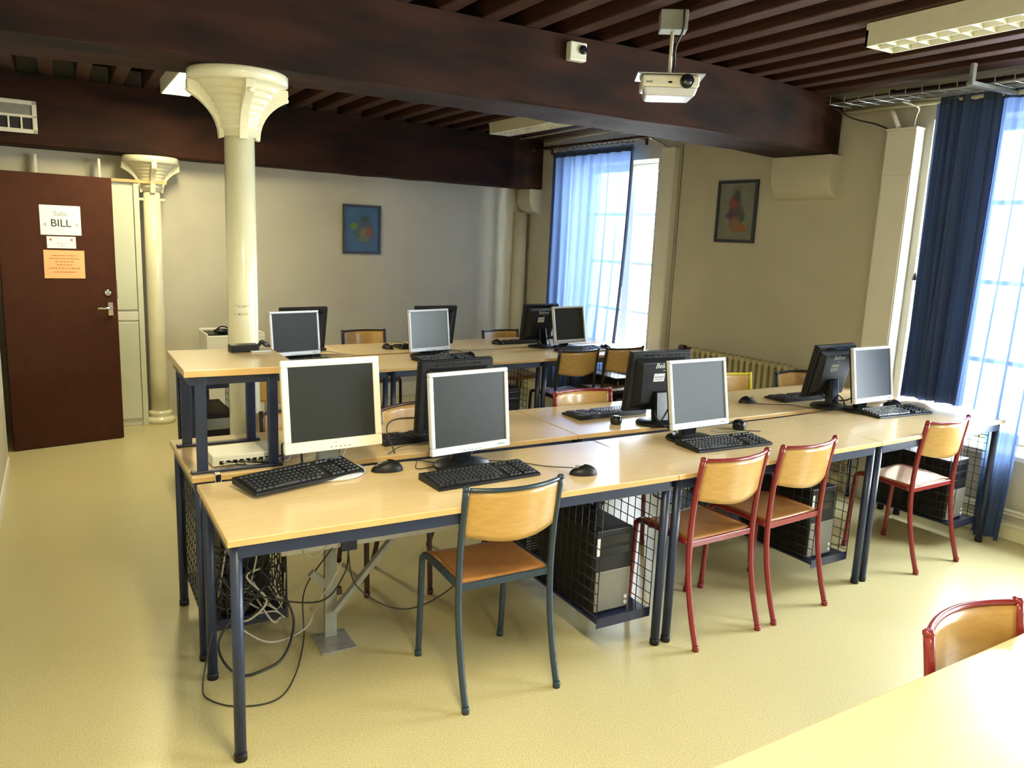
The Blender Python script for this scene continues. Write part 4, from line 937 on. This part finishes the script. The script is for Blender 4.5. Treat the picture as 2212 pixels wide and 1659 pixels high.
# ------------------------------------------------------------------ loose cables
def cable(pts, r, m, label, group=None, n=7):
    P = spline(pts, n)
    for p in P: p.z = max(p.z, r+0.001)
    o = MB().tube(P, r, 7).build('loose_cable', m); return tag(o, label, 'cable', group)
rn = random.Random(21)
for k in range(26):
    x, y, z = rn.uniform(0.06, 0.30), rn.uniform(0.66, 0.70), rn.uniform(0.20, 0.40); pts = [(x, y, z)]
    for q in range(4):
        x = min(0.33, max(0.04, x+rn.uniform(-0.12, 0.12))); y = min(0.715, max(0.62, y+rn.uniform(-0.03, 0.03))); z = min(0.46, max(0.13, z+rn.uniform(-0.13, 0.13))); pts.append((x, y, z))
    pts = [p if i else (p[0], 0.725, p[2]) for i, p in enumerate(pts)]
    cable(pts, rn.choice((0.003, 0.004, 0.0045)), (gcable_m if k % 5 == 2 else cable_m), 'tangled cable behind the left end computer tower', 'cables tangled in the left end cage')
for k in range(8):
    x = 0.08+k*0.03; cable([(x, 0.70, 0.25+0.02*(k % 3)), (x+0.02, 0.66, 0.42), (x+rn.uniform(-0.03, 0.05), 0.65, 0.60), (x+rn.uniform(-0.02, 0.08), 0.655, 0.70)], 0.0035, cable_m if k % 4 else gcable_m, 'cable rising to the tabletop from the left end tower', 'cables rising from the left end cage')
cable([(0.16, 0.67, 0.22), (0.06, 0.60, 0.10), (0.12, 0.50, 0.015), (0.28, 0.55, 0.012), (0.36, 0.66, 0.10), (0.33, 0.70, 0.22)], 0.005, cable_m, 'thick black cable loop sagging to floor under the left end cage')
cable([(0.12, 0.66, 0.15), (0.25, 0.62, 0.06), (0.40, 0.66, 0.06), (0.46, 0.70, 0.12)], 0.004, gcable_m, 'pale cable sagging below the left end cage')
cable([(0.05, 0.56, 0.26), (-0.02, 0.45, 0.006), (0.06, 0.33, 0.005), (0.20, 0.30, 0.005), (0.30, 0.42, 0.006), (0.40, 0.66, 0.02), (0.42, 0.72, 0.20), (0.50, 0.60, 0.42)], 0.0028, cable_m, 'thin black cable trailing on the floor behind the left table leg')
cable([(0.56, 0.60, 0.44), (0.60, 0.58, 0.24), (0.80, 0.52, 0.13), (1.05, 0.50, 0.25), (1.22, 0.55, 0.55), (1.25, 0.57, 0.70)], 0.003, cable_m, 'black cable drooping in a wide arc under the front left table')
cable([(0.86, 0.575, 0.70), (0.95, 0.52, 0.56), (1.10, 0.45, 0.50), (1.28, 0.45, 0.54), (1.40, 0.50, 0.62)], 0.003, cable_m, 'black cable drooping from the tabletop behind the navy chair')
cable([(0.34, 0.62, 0.66), (0.38, 0.60, 0.44), (0.44, 0.60, 0.40), (0.52, 0.60, 0.50), (0.56, 0.60, 0.69)], 0.0035, gcable_m, 'pale cable hanging in a loop beside the steel support')
cable([(0.58, 0.61, 0.42), (0.50, 0.62, 0.26), (0.44, 0.70, 0.12)], 0.0035, gcable_m, 'pale cable slanting across the steel support post')
cable([(0.10, 0.70, 0.33), (0.22, 0.62, 0.26), (0.45, 0.60, 0.20), (0.55, 0.6, 0.30), (0.57, 0.6, 0.42)], 0.0035, cable_m, 'black cable running from the left cage to the steel support')
Z0 = H+0.003
cable([(0.715, 0.53, Z0+0.012), (0.76, 0.58, Z0), (0.86, 0.56, Z0), (0.90, 0.48, Z0), (0.80, 0.46, Z0), (0.84, 0.56, Z0)], 0.002, cable_m, 'thin mouse cable looping between the two front left monitors')
cable([(0.80, 0.70, Z0), (0.77, 0.72, Z0+0.10), (0.82, 0.76, Z0+0.13), (0.94, 0.78, Z0+0.12), (1.00, 0.80, Z0+0.06)], 0.0028, cable_m, 'black cable arching beside the ivory monitor')
cable([(0.77, 0.70, Z0), (0.83, 0.72, Z0+0.02), (0.90, 0.74, Z0+0.02), (0.98, 0.76, Z0+0.01), (1.02, 0.78, Z0)], 0.002, cable_m, 'thin black cable on the second row behind ivory monitor')
cable([(1.10, 0.46, Z0), (1.16, 0.40, Z0+0.01), (1.22, 0.38, Z0+0.004), (1.30, 0.30, Z0), (1.375, 0.21, Z0+0.01)], 0.002, cable_m, 'mouse cable between keyboard and mouse behind the navy chair')
cable([(0.40, 0.66, Z0), (0.42, 0.74, Z0+0.05), (0.48, 0.80, Z0+0.03), (0.44, 0.86, Z0+0.02), (0.36, 0.80, Z0+0.06), (0.34, 0.72, Z0+0.01)], 0.0045, cable_m, 'thick black cable loop left of the ivory monitor foot')
cable([(0.36, 0.66, Z0), (0.44, 0.70, Z0+0.02), (0.52, 0.74, Z0+0.03), (0.48, 0.82, Z0+0.01)], 0.004, gcable_m, 'pale cable loop left of the ivory monitor foot')
cable([(0.55, 0.66, Z0), (0.60, 0.72, Z0+0.06), (0.63, 0.78, Z0+0.09)], 0.004, gcable_m, 'pale cable rising behind the ivory monitor')
cable([(3.18, 0.94, Z0), (3.28, 0.88, Z0), (3.36, 0.84, Z0), (3.40, 0.74, Z0), (3.45, 0.68, Z0)], 0.002, cable_m, 'mouse cable crossing the second row right table')
cable([(3.62, 0.90, Z0+0.06), (3.66, 0.80, Z0+0.02), (3.70, 0.72, Z0+0.03), (3.78, 0.70, Z0+0.06), (3.76, 0.64, Z0+0.01)], 0.0045, cable_m, 'thick black cable between the two right-hand monitors')
cable([(2.30, 0.74, Z0), (2.38, 0.72, Z0), (2.42, 0.68, Z0-0.02)], 0.002, cable_m, 'thin cable running over the table edge by the stickered monitor')
cable([(2.36, 0.46, Z0+0.02), (2.44, 0.48, Z0), (2.52, 0.46, Z0), (2.58, 0.46, Z0), (2.66, 0.42, Z0)], 0.002, cable_m, 'thin cable right of the front middle monitor')
cable([(1.20, 3.30, Z0), (1.30, 3.42, Z0+0.02), (1.42, 3.40, Z0), (1.50, 3.34, Z0)], 0.003, gcable_m, 'pale cable on the third row beside the silver monitor')
cable([(2.20, 3.30, Z0+0.02), (2.30, 3.20, Z0+0.02), (2.34, 3.10, Z0)], 0.003, cable_m, 'black cable right of the pale screen')
cable([(1.87, 3.60, Z0+0.01), (1.95, 3.68, Z0+0.03), (2.05, 3.70, Z0+0.02), (2.12, 3.60, Z0)], 0.002, cable_m, 'thin mouse cable on the back row left of the pale screen')
for k in range(7):
    x = 3.25+k*0.03; cable([(x, 0.60, 0.71), (x+rn.uniform(-0.05, 0.05), 0.55, 0.60), (x+rn.uniform(-0.06, 0.06), 0.56, 0.52+rn.uniform(-0.05, 0.05)), (x+rn.uniform(-0.1, 0.1), 0.58, 0.62), (x, 0.62, 0.71)], 0.004, cable_m if k % 3 else gcable_m, 'cable looping under the front right table', 'cables under the front right table')
for k in range(5):
    x = 3.42+k*0.05; cable([(x, 3.35, 0.71), (x+rn.uniform(-0.08, 0.08), 3.3, 0.56), (x+rn.uniform(-0.08, 0.08), 3.3, 0.40), (x, 3.28, 0.60)], 0.005, cable_m, 'cable looping under the third row right table', 'cables under the third row right table')
# black remote on the near desk
rm = empty('black_remote', (1.155, -1.70, H+0.0005), rad(30))
MB().box(-0.05, 0.05, -0.02, 0.02, 0, 0.018).build('remote_body', blackg_m, rm, bevel=0.005); MB().box(-0.03, 0.03, -0.012, 0.012, 0.018, 0.020).build('button_pad', key_m, rm)
tag(rm, 'black object on the near desk at the lower right edge', 'remote')
# white cable box seen left under the raised stand
o = MB().box(0.315, 0.35, 3.235, 3.28, 0.47, 0.68).build('white_socket_box', white_m, bevel=0.004); tag(o, 'narrow white box under the third row table, left of the stand posts', 'socket box')
